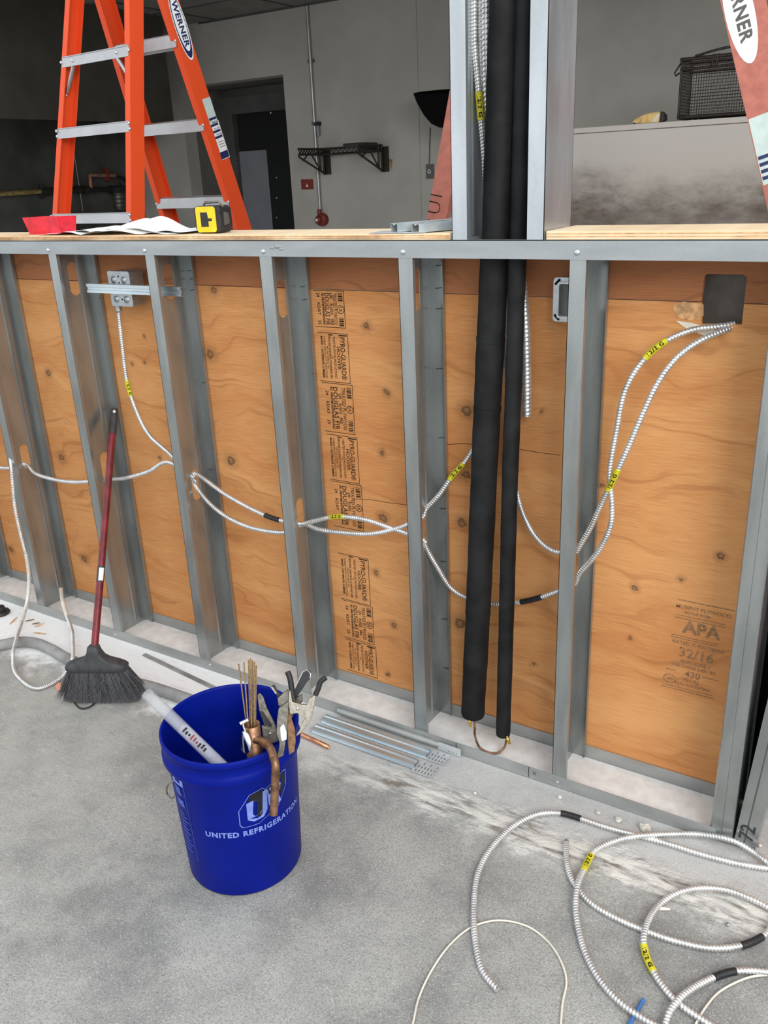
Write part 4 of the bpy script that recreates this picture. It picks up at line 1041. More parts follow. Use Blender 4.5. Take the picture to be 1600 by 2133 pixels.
# ================================================================== BROOM
def make_broom():
    B = V((.674, -.288, 0)); w = V((.883, .47, 0)).normalized(); dpt = V((w.y, -w.x, 0))
    t = thing('push_broom', 'black bristle broom with a red handle leaning on a stud', 'broom', B)
    top = V((.440, .128, .802)); bot = B+Z1*.175+dpt*(-.006)
    d = (top-bot).normalized()
    hs = bot-d*.02
    p_end = top-d*.085
    MB().tube([hs, hs.lerp(p_end, .5), p_end], .0112, 16).build('handle', 'broom_red', t)
    tip = MB(); tip.tube([p_end-d*.004, p_end+d*.05, top], [.0128, .0120, .0095], 14); g = tip.build('hanging_tip', 'broom_black', t)
    c = top-d*.014; toc = (CAM-c); toc = (toc-d*toc.dot(d)).normalized()
    MB().lathe([(.0001, .0006), (.0048, .0006), (.0048, 0)], c+toc*.0102, d, d.cross(toc), toc, 12).build('hole', 'label_white', g)
    st = hs.lerp(p_end, .345); tcm = (CAM-st); tcm = (tcm-d*tcm.dot(d)).normalized(); sd = d.cross(tcm)
    for (s0, s1, mat, rr) in ((-.024, .026, 'broom_black', .0116), (-.020, .020, 'label_white', .0119)):
        m2 = MB(); vs = []; n = 8
        for i in range(n+1):
            a = -.5+1.3*i/n if mat == 'label_white' else -1.6+3.2*i/n
            for s_ in (s0, s1): vs.append(st+d*s_+(tcm*math.cos(a)+sd*math.sin(a))*rr)
        m2.add(vs, [(2*i, 2*i+1, 2*i+3, 2*i+2) for i in range(n)], True); m2.build('sticker', mat, t)
    # head: block with shoulders and socket
    def ring(z, hw, hd, n=20, p=4.0):
        out = []
        for k in range(n):
            a = 2*math.pi*k/n; ca, sa = math.cos(a), math.sin(a)
            out.append(B+w*(hw*math.copysign(abs(ca)**(2/p), ca))+dpt*(hd*math.copysign(abs(sa)**(2/p), sa))+Z1*z)
        return out
    prof = [(.104, .090, .022), (.107, .096, .026), (.120, .098, .027), (.126, .093, .026), (.134, .074, .024), (.142, .046, .022), (.152, .030, .020), (.168, .021, .018), (.185, .0165, .016), (.187, .013, .013)]
    rings = [ring(*p) for p in prof]; n = 20; vs = sum(rings, []); fs = []
    for i in range(len(rings)-1):
        for k in range(n): fs.append((i*n+k, i*n+(k+1) % n, (i+1)*n+(k+1) % n, (i+1)*n+k))
    fs += [tuple(reversed(range(n))), tuple(range((len(rings)-1)*n, len(rings)*n))]
    MB().add(vs, fs, True).build('head_block', 'broom_black', t)
    mb = MB(); rnd = random.Random(11)
    for k in range(1500):
        u = rnd.uniform(-1, 1); v = rnd.uniform(-1, 1); r0 = B+w*(.090*u)+dpt*(.021*v)+Z1*.108
        fl = 1.30+.07*rnd.random(); e = B+w*(.100*u*fl+rnd.gauss(0, .004))+dpt*(.024*v*1.5+rnd.gauss(0, .004))+Z1*(.002+.010*rnd.random()+.012*u*u)
        m_ = r0.lerp(e, .5)+w*rnd.gauss(0, .0025)+dpt*rnd.gauss(0, .002)
        s_ = (w*math.cos(k)+dpt*math.sin(k))*.0011
        mb.add([r0-s_, r0+s_, m_-s_, m_+s_, e-s_*.5, e+s_*.5], [(0, 1, 3, 2), (2, 3, 5, 4)])
    for k in range(46):      # stray fibres
        u = rnd.uniform(-1, 1); r0 = B+w*(.10*u)+dpt*.027+Z1*rnd.uniform(.05, .105)
        e = r0+w*rnd.uniform(-.06, .06)+dpt*rnd.uniform(.0, .012)+Z1*rnd.uniform(-.09, -.03); e.z = max(e.z, .002)
        m_ = r0.lerp(e, .5)+dpt*.006; s_ = w*.0007
        mb.add([r0-s_, r0+s_, m_-s_, m_+s_, e-s_, e+s_], [(0, 1, 3, 2), (2, 3, 5, 4)])
    # inner mass so the tuft is not see-through
    core = [ring(.108, .094, .019), ring(.06, .108, .024), ring(.004, .122, .029)]
    vs = sum(core, []); fs = [(i*n+k, i*n+(k+1) % n, (i+1)*n+(k+1) % n, (i+1)*n+k) for i in range(2) for k in range(n)]; mb.add(vs, fs, True)
    b_ = mb.build('bristles', 'bristle', t); b_['kind'] = 'stuff'
make_broom()

# ================================================================== LADDERS
def rail(t, p0, p1, wdir, web, flange, outward, mat, name='rail'):
    """C channel from p0 to p1; web normal = wdir*outward, flanges point inwards"""
    tt_ = (p1-p0).normalized(); n_ = (wdir-tt_*wdir.dot(tt_)).normalized()*outward; e_ = n_.cross(tt_).normalized()
    h = web/2; th = .004
    mb = MB()
    mb.sheet([(-h, -flange), (-h, 0), (h, 0), (h, -flange)], (p0, e_, n_, tt_), 0, (p1-p0).length, -th)
    return mb.build(name, mat, t), (tt_, n_, e_)
def onplane(px, py, p, n):
    d = ray(px, py); return CAM+d*((p-CAM).dot(n)/d.dot(n))
def ladder1():
    cx, cy, yw, dd, l1, l2, a1, t1, a2, t2, zs, zr = (-0.25203, 1.06376, -0.06253, .27578, .27467, .23375, .23901, .05497, .25297, .07243, 1.4012, 1.36887)
    w = V((math.cos(yw), math.sin(yw), 0)); s = V((-w.y, w.x, 0)); c0 = V((cx, cy, 0))
    def pos(side, sg, z):
        if side > 0: return c0+s*(dd-l1*(z-1.4))+w*(sg*(a1-t1*(z-1.4)))+Z1*z
        return c0-s*(dd-l2*(z-1.4))+w*(sg*(a2-t2*(z-1.4)))+Z1*z
    t = thing('orange_step_ladder', 'bright orange fibreglass step ladder behind the left of the half wall', 'ladder', c0)
    H = 2.38; info = {}
    for key, side, sg, web in (('R4', 1, 1, .082), ('R3', 1, -1, .082), ('R2', -1, 1, .066), ('R1', -1, -1, .066)):
        info[key] = rail(t, pos(side, sg, .03), pos(side, sg, H), w, web, .030, sg, 'orange_rail')
        p = pos(side, sg, 0); MB().box((p.x-.025, p.y-.045, 0), (p.x+.025, p.y+.045, .035)).build('foot', 'rubber_black', t)
    # steps on the far side
    for k in range(-4, 4):
        z = zs+k*.305
        if z > H-.15: continue
        a, b = pos(1, -1, z), pos(1, 1, z); ax = (b-a).normalized(); lean = V((0, 0, 1)); fr_ = (a+ax*.003, s, Z1, ax)
        mb = MB(); mb.sheet([(-.040, -.022), (-.041, .020), (-.030, .026), (.030, .026), (.038, -.018)], fr_, 0, (b-a).length-.006, .002)
        st = mb.build('step', 'aluminium', t)
        for sgn, e in ((1, b), (-1, a)):
            MB().ball(e-s*.034-ax*sgn*.004+Z1*.0-s*.008, .006, 8, 4).build('rivet', 'rivet', st)
    # flat bars on the near side
    for k, (ya, yb) in enumerate(((130, 108), (278, 264), (457, 450), (None, None), (None, None), (None, None))):
        if ya is None: z = zr-.02-.36*(k-2); 
        else:
            zz = []
            for key, sg, yy in (('R1', -1, ya), ('R2', 1, yb)):
                z = 1.4
                for _ in range(8):
                    f0 = pix(pos(-1, sg, z))[1]; f1 = pix(pos(-1, sg, z+.001))[1]; z -= (f0-yy)/((f1-f0)/.001)
                zz.append(z)
            z = sum(zz)/2
        if z < .1: continue
        a, b = pos(-1, -1, z), pos(-1, 1, z); ax = (b-a).normalized(); tz = (pos(-1, 1, z+.1)-pos(-1, 1, z-.1)); n_ = -s
        a = a-s*.034; b = b-s*.034
        mb = MB(); mb.obox((a+b)/2, ax, (Z1+s*.234).normalized(), s, (b-a).length/2-.006, .020, .0016); st = mb.build('cross_bar', 'aluminium', t)
        mb = MB(); mb.obox((a+b)/2+s*.012+Z1*.018, ax, s, Z1, (b-a).length/2-.006, .012, .0014); mb.build('bar_flange', 'aluminium', st)
        for e, sg in ((a, 1), (b, -1)):
            for dz in ((-.010, .010) if k else (0,)):
                MB().ball(e+ax*sg*.002-s*.003+Z1*dz, .0065, 8, 4).build('rivet', 'rivet', st)
            if k == 0:
                p, q = e+ax*sg*.075-Z1*.02, e+ax*sg*.006-Z1*.11
                MB().tube([p-s*.001, q-s*.001], [.008, .008], 6).build('brace', 'aluminium', st)
                MB().ball(e+ax*sg*.075-s*.003, .0065, 8, 4).build('rivet', 'rivet', st); MB().ball(e+ax*sg*.002-Z1*.12-s*.003, .0065, 8, 4).build('rivet', 'rivet', st)
    # spreader, top cap
    p = pos(1, 0, H); q = pos(-1, 0, H); m_ = (p+q)/2
    MB().obox(m_+Z1*.02, w, s, Z1, .21, .13, .03).build('top_cap', 'orange_rail', t, .01)
    # stickers on the right rail
    r4, (tt_, n_, e_) = info['R4']; base = pos(1, 1, 1.4)
    def flatlab(px, py, vf, mat, name, off, lab=None, ex=None, ey=None):
        o_ = onplane(px, py, base+n_*off, n_); mb = MB(); put2d(mb, vf, (o_, ex or -tt_, ey or e_, n_)); k_ = mb.build(name, mat, r4)
        if lab: k_['label'] = lab
    if e_.dot(RT) < 0: e_ = -e_
    ell = lambda a, b, n=28: ([(a*math.cos(2*math.pi*k/n)*1.0, b*math.sin(2*math.pi*k/n)) for k in range(n)], [tuple(range(n))])
    flatlab(377, 54, ell(.124, .0345), 'label_white', 'logo_sticker', .0006, 'white rimmed oval sticker')
    flatlab(377, 54, ell(.116, .0305), 'label_navy', 'logo_sticker', .0010, 'navy oval sticker border')
    flatlab(376, 50, ell(.098, .0265), 'label_white', 'logo_sticker', .0014, 'white oval sticker')
    flatlab(376, 50, text2d('WERNER', .038, bold=.0012, spacing=1.08), 'label_navy', 'lettering', .0018, 'lettering reading WERNER down the rail')
    flatlab(438, 232, ([(-.052, -.024), (.052, -.024), (.052, .024), (-.052, .024)], [(0, 1, 2, 3)]), 'label_teal', 'sticker', .0006, 'pale teal blank sticker')
    flatlab(459, 292, ([(-.075, -.024), (.075, -.024), (.075, .024), (-.075, .024)], [(0, 1, 2, 3)]), 'label_white', 'sticker', .0006, 'white information sticker')
    for px, py in ((443, 247), (447, 260), (452, 273), (456, 285)):
        flatlab(px, py, ([(-.0045, -.022), (.0045, -.022), (.0045, .022), (-.0045, .022)], [(0, 1, 2, 3)]), 'label_navy', 'sticker_band', .0011)
    for px, py in ((448, 254), (452, 267), (457, 279)):
        flatlab(px, py, text2d('99 lb  .70 in', .0070, bold=.0003), 'label_navy', 'sticker_text', .0011, None, e_, tt_)
    flatlab(468, 322, ([(-.014, -.024), (.014, -.024), (.014, .024), (-.014, .024)], [(0, 1, 2, 3)]), 'label_navy', 'sticker_band', .0011)
    for k in range(3): flatlab(461+k*2, 294+k*5, ([(-.0012, -.018), (.0012, -.018), (.0012, .014), (-.0012, .014)], [(0, 1, 2, 3)]), 'outlet_dark', 'sticker_text', .0011)
ladder1()
def ladder2():
    PL, PR = atd(910, 465, 2.65), atd(1645, 430, 2.25); z0 = 1.35
    s = V((PR.x-PL.x, PR.y-PL.y, 0)).normalized(); w = V((s.y, -s.x, 0))     # w points to the viewer
    t = thing('faded_step_ladder', 'faded red step ladder behind the half wall at the right', 'ladder', V(((PL.x+PR.x)/2, (PL.y+PR.y)/2+.22, 0)))
    def pos(P, k, off, z): return V((P.x, P.y, 0))+s*(k*(z-z0))-w*(off*(.47-.05*(z-z0)*2))+(-w*(.05*(z-z0)) if not off else V((0, 0, 0)))+Z1*z
    H = 2.55; kL, kR = .21, -.33
    rl, fl = rail(t, pos(PL, kL, 0, .03), pos(PL, kL, 0, H), w, .062, .030, 1, 'red_faded')
    rail(t, pos(PL, kL, 1, .03), pos(PL, kL, 1, H), w, .062, .030, -1, 'red_faded')
    rr, fr_ = rail(t, pos(PR, kR, 0, .03), pos(PR, kR, 0, H), w, .098, .034, 1, 'red_faded')
    rail(t, pos(PR, kR, 1, .03), pos(PR, kR, 1, H), w, .098, .034, -1, 'red_faded')
    for P, k in ((PL, kL), (PR, kR)):
        for off in (0, 1):
            p = pos(P, k, off, 0); MB().box((p.x-.04, p.y-.025, 0), (p.x+.04, p.y+.025, .035)).build('foot', 'rubber_black', t)
    for k in range(7):
        z = .33+.305*k
        for P, kk, nm_, hw in ((PL, kL, 'cross_bar', .012), (PR, kR, 'step', .036)):
            a, b = pos(P, kk, 0, z)-w*.006, pos(P, kk, 1, z)+w*.006; ax = (b-a).normalized()
            MB().obox((a+b)/2, ax, ax.cross(Z1).normalized(), Z1, (b-a).length/2, hw, .010 if nm_ == 'step' else .018).build(nm_, 'aluminium', t)
    m_ = (pos(PL, kL, 0, H)+pos(PR, kR, 1, H))/2; MB().obox(m_+Z1*.03, s, w, Z1, .17, .26, .03).build('top_cap', 'red_faded', t, .01)
    # handwriting on the left rail, oval sticker on the right rail
    tt_, n_, e_ = fl; base = pos(PL, kL, 0, z0)
    if e_.dot(RT) < 0: e_ = -e_
    o_ = onplane(905, 440, base+n_*.0006, n_); mb = MB(); put2d(mb, text2d('RUI', .060, bold=-.0012, spacing=1.2), (o_, tt_, -e_, n_)); k_ = mb.build('handwriting', 'ink', rl); k_['label'] = 'dark handwritten letters along the rail'
    tt_, n_, e_ = fr_; base = pos(PR, kR, 0, z0)
    if e_.dot(RT) < 0: e_ = -e_
    def lab(px, py, vf, mat, name, off, l=None, ex=None, ey=None):
        q = onplane(px, py, base+n_*off, n_); mb = MB(); put2d(mb, vf, (q, ex or -tt_, ey or e_, n_)); k_ = mb.build(name, mat, rr)
        if l: k_['label'] = l
    n = 28
    lab(1541, 25, ([(.125*math.cos(2*math.pi*k/n), .034*math.sin(2*math.pi*k/n)) for k in range(n)], [tuple(range(n))]), 'label_white', 'logo_sticker', .0006, 'worn white oval sticker')
    lab(1538, 8, text2d('WERNER', .042, bold=.0014, spacing=1.1), 'outlet_dark', 'lettering', .0010, 'worn lettering reading WERNER')
    lab(1597, 310, ([(-.085, -.026), (.085, -.026), (.085, .034), (-.085, .034)], [(0, 1, 2, 3)]), 'label_teal', 'sticker', .0006, 'torn pale sticker')
    for k in range(4): lab(1595+k*3, 325+k*14, ([(-.0045, -.018), (.0045, -.018), (.0045, .034), (-.0045, .034)], [(0, 1, 2, 3)]), 'label_navy', 'sticker_band', .0010)
ladder2()

# ================================================================== THINGS ON THE HALF WALL
ZC = ZT+.0142
def paper():
    t0 = thing('paper_sheets', 'crumpled white paper sheets lying on the plywood strip', 'paper', (.35, .08, ZC))
    for k, (xa, xb, ya, yb, lift, mat) in enumerate(((aty(84, 489, .02).x, aty(395, 478, .08).x, .004, .150, .0, 'paper'), (aty(110, 489, .02).x, aty(425, 474, .10).x, .022, .165, .004, 'paper'))):
        mb = MB(); nx, ny = 44, 8; vs = []
        for j in range(ny+1):
            for i in range(nx+1):
                u, v = i/nx, j/ny; x = xa+(xb-xa)*u+.01*math.sin(v*5); y = ya+(yb-ya)*v+.008*math.sin(u*9+k)*(1-v)
                h = .026*max(0, math.sin(u*math.pi))**1.5*(.4+.6*v)*abs(math.sin(u*7.2+.5))+.012*math.exp(-((u-.62)/.12)**2)*v+.003*(1+math.sin(u*31+v*6))*(1-v)*.5
                vs.append((x, y, ZC+.0012+lift+h*(1 if u < .97 else .4)))
        mb.add(vs, [(j*(nx+1)+i, j*(nx+1)+i+1, (j+1)*(nx+1)+i+1, (j+1)*(nx+1)+i) for j in range(ny) for i in range(nx)], True)
        mb.build('sheet', mat, t0)
paper()
def red_tray():
    y0 = .045; a, b, c, d = aty(48, 455, y0), aty(121, 450, y0), aty(126, 483, y0), aty(56, 489, y0)
    t = thing('red_tray', 'small red plastic trough on the plywood strip at the left', 'tray', (a.x+.05, y0+.03, ZC))
    zt = (a.z+b.z)/2; x0, x1 = a.x, b.x; xb0, xb1 = x0+.012, x1-.004; th = .003
    def wall(p): 
        mb = MB(); n_ = (p[1]-p[0]).cross(p[3]-p[0]).normalized()*th
        mb.add(p+[q+n_ for q in p], [(0, 1, 2, 3), (7, 6, 5, 4), (0, 4, 5, 1), (1, 5, 6, 2), (2, 6, 7, 3), (3, 7, 4, 0)]); return mb
    zb = ZC+.001
    f = [V((xb0, y0+.008, zb)), V((xb1, y0+.008, zb)), V((x1, y0, zt)), V((x0, y0, zt))]
    k = [V((xb1, y0+.055, zb)), V((xb0, y0+.055, zb)), V((x0, y0+.063, zt)), V((x1, y0+.063, zt))]
    for p in (f, k, [f[1], k[0], k[3], f[2]], [k[1], f[0], f[3], k[2]], [f[0], k[1], k[0], f[1]]): wall(p).build('side_panel', 'red_plastic', t)
red_tray()
def tape():
    c = aty(446, 466, .07); c.z = ZC+.001
    tc = V((CAM.x-c.x, CAM.y-c.y, 0)).normalized(); ang = math.radians(-38)
    nf = V((tc.x*math.cos(ang)-tc.y*math.sin(ang), tc.x*math.sin(ang)+tc.y*math.cos(ang), 0)); ex = Z1.cross(nf)
    t = thing('tape_measure', 'yellow and black tape measure standing on the plywood strip', 'tape measure', c)
    hw, hh, dp = .042, .034, .052; o_ = c+Z1*hh
    MB().prism(rrect(0, 0, hw, hh, .014), (o_, ex, Z1, nf), -dp/2, dp/2).build('case', 'tape_black', t, .003)
    MB().prism(rrect(-.004, 0, hw-.010, hh-.002, .008), (o_+nf*dp/2, ex, Z1, nf), -.001, .0022).build('yellow_face', 'tape_yellow', t, .001)
    MB().prism([(-.020, -.018), (.004, -.018), (.004, -.004), (.016, -.004), (.016, .003), (.004, .003), (.002, .018), (-.020, .018)], (o_+nf*(dp/2+.0022), ex, Z1, nf), 0, .0008).build('face_inset', 'tape_black', t)
    MB().prism(rrect(.004, 0, hw-.014, .010, .003), (o_+ex*0+Z1*(hh-.002), ex, nf, Z1), -.001, .002).build('top_band', 'tape_yellow', t)
    MB().tube([o_+Z1*(hh+.001)-ex*.02+nf*.01, o_+Z1*(hh+.008)-ex*.015+nf*.01, o_+Z1*(hh+.008)+ex*.03+nf*.01, o_+Z1*(hh-.004)+ex*.042+nf*.01], .003, 8).build('belt_clip', 'steel_dull', t)
    MB().prism([(-.012, -.016), (.012, -.012), (.010, .014), (-.010, .018)], (o_+ex*hw, -nf, Z1, ex), 0, .0012).build('scuffed_bumper', 'outlet_dark', t)
tape()

# ================================================================== FLOOR CLUTTER
hz = .019
tag(MB().tube(spline([atz(a, b, hz) for a, b in ((-70, 1350), (-20, 1348), (10, 1342), (40, 1337), (72, 1339), (105, 1352), (140, 1372), (200, 1398), (260, 1418), (310, 1430), (360, 1446), (400, 1460), (440, 1474))], .015), .0185, 16).build('dusty_hose', 'hose_grey'), 'dusty grey hose snaking behind the broom on the floor', 'hose')
a, b = atz(300, 1364, 0), atz(455, 1438, 0); ex = (b-a).normalized(); ey = Z1.cross(ex)
tag(MB().obox((a+b)/2+Z1*.002, ex, ey, Z1, (b-a).length/2, .0075, .0015).build('metal_strip', 'hose_grey'), 'flat grey strip lying in the dust beside the floor track', 'strip')
a, b = atz(628, 1530, .007), atz(684, 1556, .007)
cs = thing('copper_stub', 'short bright copper pipe stub on the floor behind the bucket', 'pipe', (a+b)/2)
ax = (b-a).normalized(); u = ax.orthogonal().normalized(); w = ax.cross(u); Lc = (b-a).length
MB().lathe([(.0062, 0), (.0062, Lc), (.0050, Lc), (.0050, 0), (.0062, 0)], a, u, w, ax, 16).build('pipe_wall', 'copper', cs)
def rock(px, py, r, mat, name, label, cat, group=None, seed=0):
    rnd = random.Random(seed); c = atz(px, py, r*.5); t = MB(); t.ball((0, 0, 0), 1, 8, 5)
    jit = {}
    mb = MB(); vs = []
    for p in t.v:
        key = (round(p.x, 3), round(p.y, 3), round(p.z, 3)); jit.setdefault(key, 1+rnd.uniform(-.28, .22)); k = jit[key]
        vs.append(c+V((p.x*k*r*1.15, p.y*k*r, max(-.5*r, p.z*k*r*.72))))
    mb.add(vs, t.f); return tag(mb.build(name, mat), label, cat, group)
G = 'rubble by the track'
rock(1289, 1707, .0085, 'stone', 'rubble_stone', 'small pale stone between the floor track and the cable coil', 'stone', G, 1)
rock(1342, 1724, .0135, 'stone', 'rubble_stone', 'largest pale stone just above where two floor cables cross', 'stone', G, 2)
rock(1246, 1693, .0055, 'stone', 'rubble_stone', 'tiny pale chip left of the small stone by the track', 'stone', G, 3)
rock(1166, 1660, .0050, 'stone', 'rubble_stone', 'tiny pale chip close to the foot of the stud right of the pipes', 'stone', G, 4)
rock(1583, 1761, .0050, 'stone', 'rubble_stone', 'tiny pale chip below the tilted stud at the right edge', 'stone', G, 5)
rock(1516, 1925, .0050, 'zinc_box', 'rubble_stone', 'tiny grey chip inside the closed cable loop', 'stone', G, 6)
rock(990, 1652, .0045, 'stone', 'rubble_stone', 'tiny pale chip near the end of the perforated plates', 'stone', G, 8)
rock(130, 1430, .018, 'brick_bit', 'brick_fragment', 'orange brick fragment at the left end of the broom bristles', 'brick')
a, b = atz(1372, 1893, .004), atz(1396, 1894, .004)
tag(MB().tube([a, a.lerp(b, .5)+Z1*.001, b], [.003, .0038, .0022], 6).build('wood_splinter', 'cork_white'), 'pale splinter beside the closed cable loop', 'splinter')
wire('black_wire', 'thin black wire curl under the broom bristles', [(150, 1452), (157, 1466), (170, 1476), (186, 1473), (200, 1462), (207, 1450)], .0024, 'rubber_black')
for k, (px, py, px2, py2) in enumerate(((52, 1294, 72, 1290), (66, 1300, 84, 1297), (72, 1306, 92, 1298), (20, 1300, 36, 1285), (70, 1318, 96, 1320))):
    a, b = atz(px, py, .003), atz(px2, py2, .003)
    tag(MB().tube([a, a.lerp(b, .5), b], [.0012, .0028, .001], 5).build('wood_splinter', 'rust_steel' if k < 2 else 'ply_edge'), ['brown splinter nearest the white cable loop on the dusty floor', 'dark splinter in the dust right of the brown one', 'thin splinter highest in the dust inside the cable loop', 'splinter in the dust left of the white cable', 'splinter lowest in the dust inside the cable loop'][k], 'splinter', 'splinters in the dust')
c = atz(2, 1278, 0)
bc = thing('rubber_bollard', 'black rubber foot cut off by the left picture edge', 'rubber foot', c)
MB().lathe([(.0001, .03), (.016, .03), (.018, .026), (.018, .012)], c, X1, Y1, Z1, 20).build('stem', 'rubber_black', bc)
MB().lathe([(.018, .012), (.032, .010), (.034, .005), (.032, .0005), (.0001, .0005)], c, X1, Y1, Z1, 24).build('base_ring', 'wire_dark', bc)

# ================================================================== KITCHEN BEHIND
# extractor hood along the left wall
hd = thing('extractor_hood', 'dark extractor hood along the left kitchen wall', 'hood', (-3.5, 2.4, 1.95))
zb = 1.958
mb = MB(); mb.box((-3.0, .95, zb), (-2.985, 4.05, CZ-.002)); mb.build('front_panel', 'hood_steel', hd)
mb = MB(); mb.box((-3.94, .95, zb+.12), (-3.0, 4.05, CZ-.002)); mb.build('hood_body', 'dull_black', hd)
mb = MB(); mb.box((-3.94, .95, zb), (-3.0, .965, zb+.12)); mb.box((-3.94, 4.035, zb), (-3.0, 4.05, zb+.12)); mb.build('end_panel', 'dull_black', hd)
XW = -3.90
def on_left(px, py, x=XW): return atx(px, py, x)
def ltube(lst, r, mat, label, name='wall_pipe', cat='pipe', grp='pipes on the left kitchen wall'):
    return tag(MB().tube(spline([on_left(*p) for p in lst], .03), r, 10).build(name, mat), label, cat, grp)
ltube([(-30, 406), (0, 404), (50, 401), (90, 398)], .020, 'pipe_gas', 'yellowish gas pipe on the left kitchen wall')
vt = thing('gas_valve', 'black gas valve at the end of the yellowish pipe', 'valve', on_left(88, 400), 'valves on the left kitchen wall')
MB().tube([on_left(84, 399), on_left(150, 396)], .030, 10).build('valve_body', 'dull_black', vt); MB().tube([on_left(86, 384), on_left(87, 412)], .020, 8).build('valve_stem', 'dull_black', vt)
vt = thing('pipe_manifold', 'dark pipe manifold between the orange rails on the left wall', 'valve', on_left(200, 398), 'valves on the left kitchen wall')
MB().tube([on_left(150, 395), on_left(264, 394)], .022, 10).build('manifold_pipe', 'dull_black', vt)
for px in (163, 178, 230, 246): MB().tube([on_left(px-4, 395), on_left(px+4, 395)], .034, 10).build('coupling', 'wire_dark', vt)
MB().tube([on_left(178, 386), on_left(179, 406)], .018, 8).build('tap', 'dull_black', vt)
vt = thing('copper_branch', 'old copper pipe with a red valve above the manifold', 'pipe', on_left(190, 395), 'pipes on the left kitchen wall')
MB().tube([on_left(*p) for p in ((190, 394), (188, 380), (187, 366), (205, 365), (240, 366))], .018, 10).build('pipe_run', 'pipe_copper_old', vt)
mb = MB(); q = on_left(222, 363); mb.obox(q, Y1, Z1, X1, .012, .055, .02); mb.build('valve_handle', 'alarm_red', vt)
MB().tube(spline([on_left(*p) for p in ((240, 366), (254, 370), (263, 380), (265, 394))], .02), .010, 8).build('hose', 'rubber_black', vt)
q = on_left(257, 378, XW+.03); gr = []
for k in range(17): a = 2*math.pi*k/16; gr.append(q+Y1*(.042*math.cos(a))+Z1*(.042*math.sin(a)))
MB().tube(gr, .008, 6, False).build('gauge_ring', 'rubber_black', vt)
wf = thing('water_filter', 'grey cylindrical water filter below the manifold', 'filter', on_left(249, 436))
a, b = on_left(247, 402, XW+.06), on_left(250, 437, XW+.06)
MB().tube([b, b.lerp(a, .5), a], [.045, .052, .052], 14).build('canister', 'hood_steel', wf); MB().tube([a, a+Z1*.05], [.06, .06], 14).build('head', 'dull_black', wf)
for k in (.25, .5, .75): q = b.lerp(a, k); MB().tube([q, q+Z1*.008], .054, 14).build('rib', 'steel_dull', wf)
tag(MB().tube([on_left(150, 290), on_left(173, 440)], .006, 6).build('thin_rod', 'steel_dull'), 'thin grey rod slanting on the left kitchen wall', 'rod')
# small fittings on the back wall left of the alcove
YF = YB-.004
oq = aty(350, 222, YF); ow = thing('wall_socket', 'pale wall plate with two black sockets left of the alcove', 'socket', (oq.x, YF, oq.z-.06))
MB().prism(rrect(0, 0, .07, .06, .008), (V((oq.x, YB-.001, oq.z)), X1, Z1, -Y1), 0, .008).build('wall_plate', 'kitchen_wall', ow)
for dx in (-.024, .026): MB().prism(rrect(dx, .006, .015, .030, .005), (V((oq.x, YB-.009, oq.z)), X1, Z1, -Y1), 0, .003).build('socket', 'black_void', ow)
q = aty(312, 236, YF); tag(MB().prism(rrect(0, 0, .055, .075, .004), (V((q.x, YB-.001, q.z)), X1, Z1, -Y1), 0, .004).build('red_notice', 'alarm_red'), 'faint red notice on the wall behind the orange ladder', 'notice')
q = on_left(243, 240); q = aty(246, 240, 4.2)
# conduit, bell, red sign
a, b = aty(641, 20, YB-.02), aty(667, 440, YB-.02)
cn = thing('fire_conduit', 'thin metal conduit running down the back wall to the red bell', 'conduit', (b.x, YB-.02, b.z))
MB().tube([V((b.x, YB-.018, b.z)), V((b.x, YB-.018, CZ-.02))], .011, 10).build('conduit_tube', 'aluminium', cn)
for z in (1.9, 2.35): MB().box((b.x-.03, YB-.016, z-.012), (b.x+.03, YB, z+.012)).build('strap', 'steel_dull', cn)
q = aty(667, 458, YB-.05); be = thing('fire_bell', 'round dark red fire bell below the conduit on the back wall', 'bell', (q.x, YB-.04, q.z-.045))
MB().lathe([(.052, -.045), (.052, -.01), (.048, .0), (.030, .004), (.0001, .004)], V((q.x, YB-.045, q.z)), X1, Z1, -Y1, 24).build('bell_base', 'alarm_red', be)
MB().lathe([(.032, 0), (.032, .018), (.024, .030), (.0001, .032)], V((q.x-.012, YB-.049, q.z)), X1, Z1, -Y1, 20).build('bell_dome', 'alarm_red', be)
MB().lathe([(.013, 0), (.013, .006), (.0001, .008)], V((q.x-.014, YB-.081, q.z)), X1, Z1, -Y1, 14).build('bell_button', 'cork_white', be)
MB().tube([V((b.x, YB-.03, q.z+.045)), V((b.x, YB-.03, q.z+.085))], .018, 10).build('conduit_collar', 'alarm_red', be)
a, b = aty(627, 374, YB-.005), aty(653, 394, YB-.005)
rs = thing('red_sign', 'small red rectangular sign beside the conduit on the back wall', 'sign', ((a.x+b.x)/2, YB-.004, b.z))
xc, zc_ = (a.x+b.x)/2, (a.z+b.z)/2
MB().prism(rrect(0, 0, (b.x-a.x)/2, (a.z-b.z)/2, .006), (V((xc, YB-.001, zc_)), X1, Z1, -Y1), 0, .006).build('sign_plate', 'alarm_red', rs)
MB().prism([(-.012, -.02), (.012, -.02), (0, .008)], (V((xc, YB-.0072, zc_)), X1, Z1, -Y1), 0, .0008).build('symbol', 'cork_white', rs)
q = aty(660, 258, YB-.02); di = thing('wall_dispenser', 'small clear vial with a black cap clipped by the conduit', 'dispenser', (q.x, YB-.02, q.z-.1))
MB().tube([V((q.x+.008, YB-.02, q.z-.09)), V((q.x+.008, YB-.02, q.z-.012))], .014, 10).build('vial', 'door_pane', di); MB().box((q.x-.016, YB-.04, q.z-.014), (q.x+.030, YB, q.z+.012)).build('cap', 'rubber_black', di)
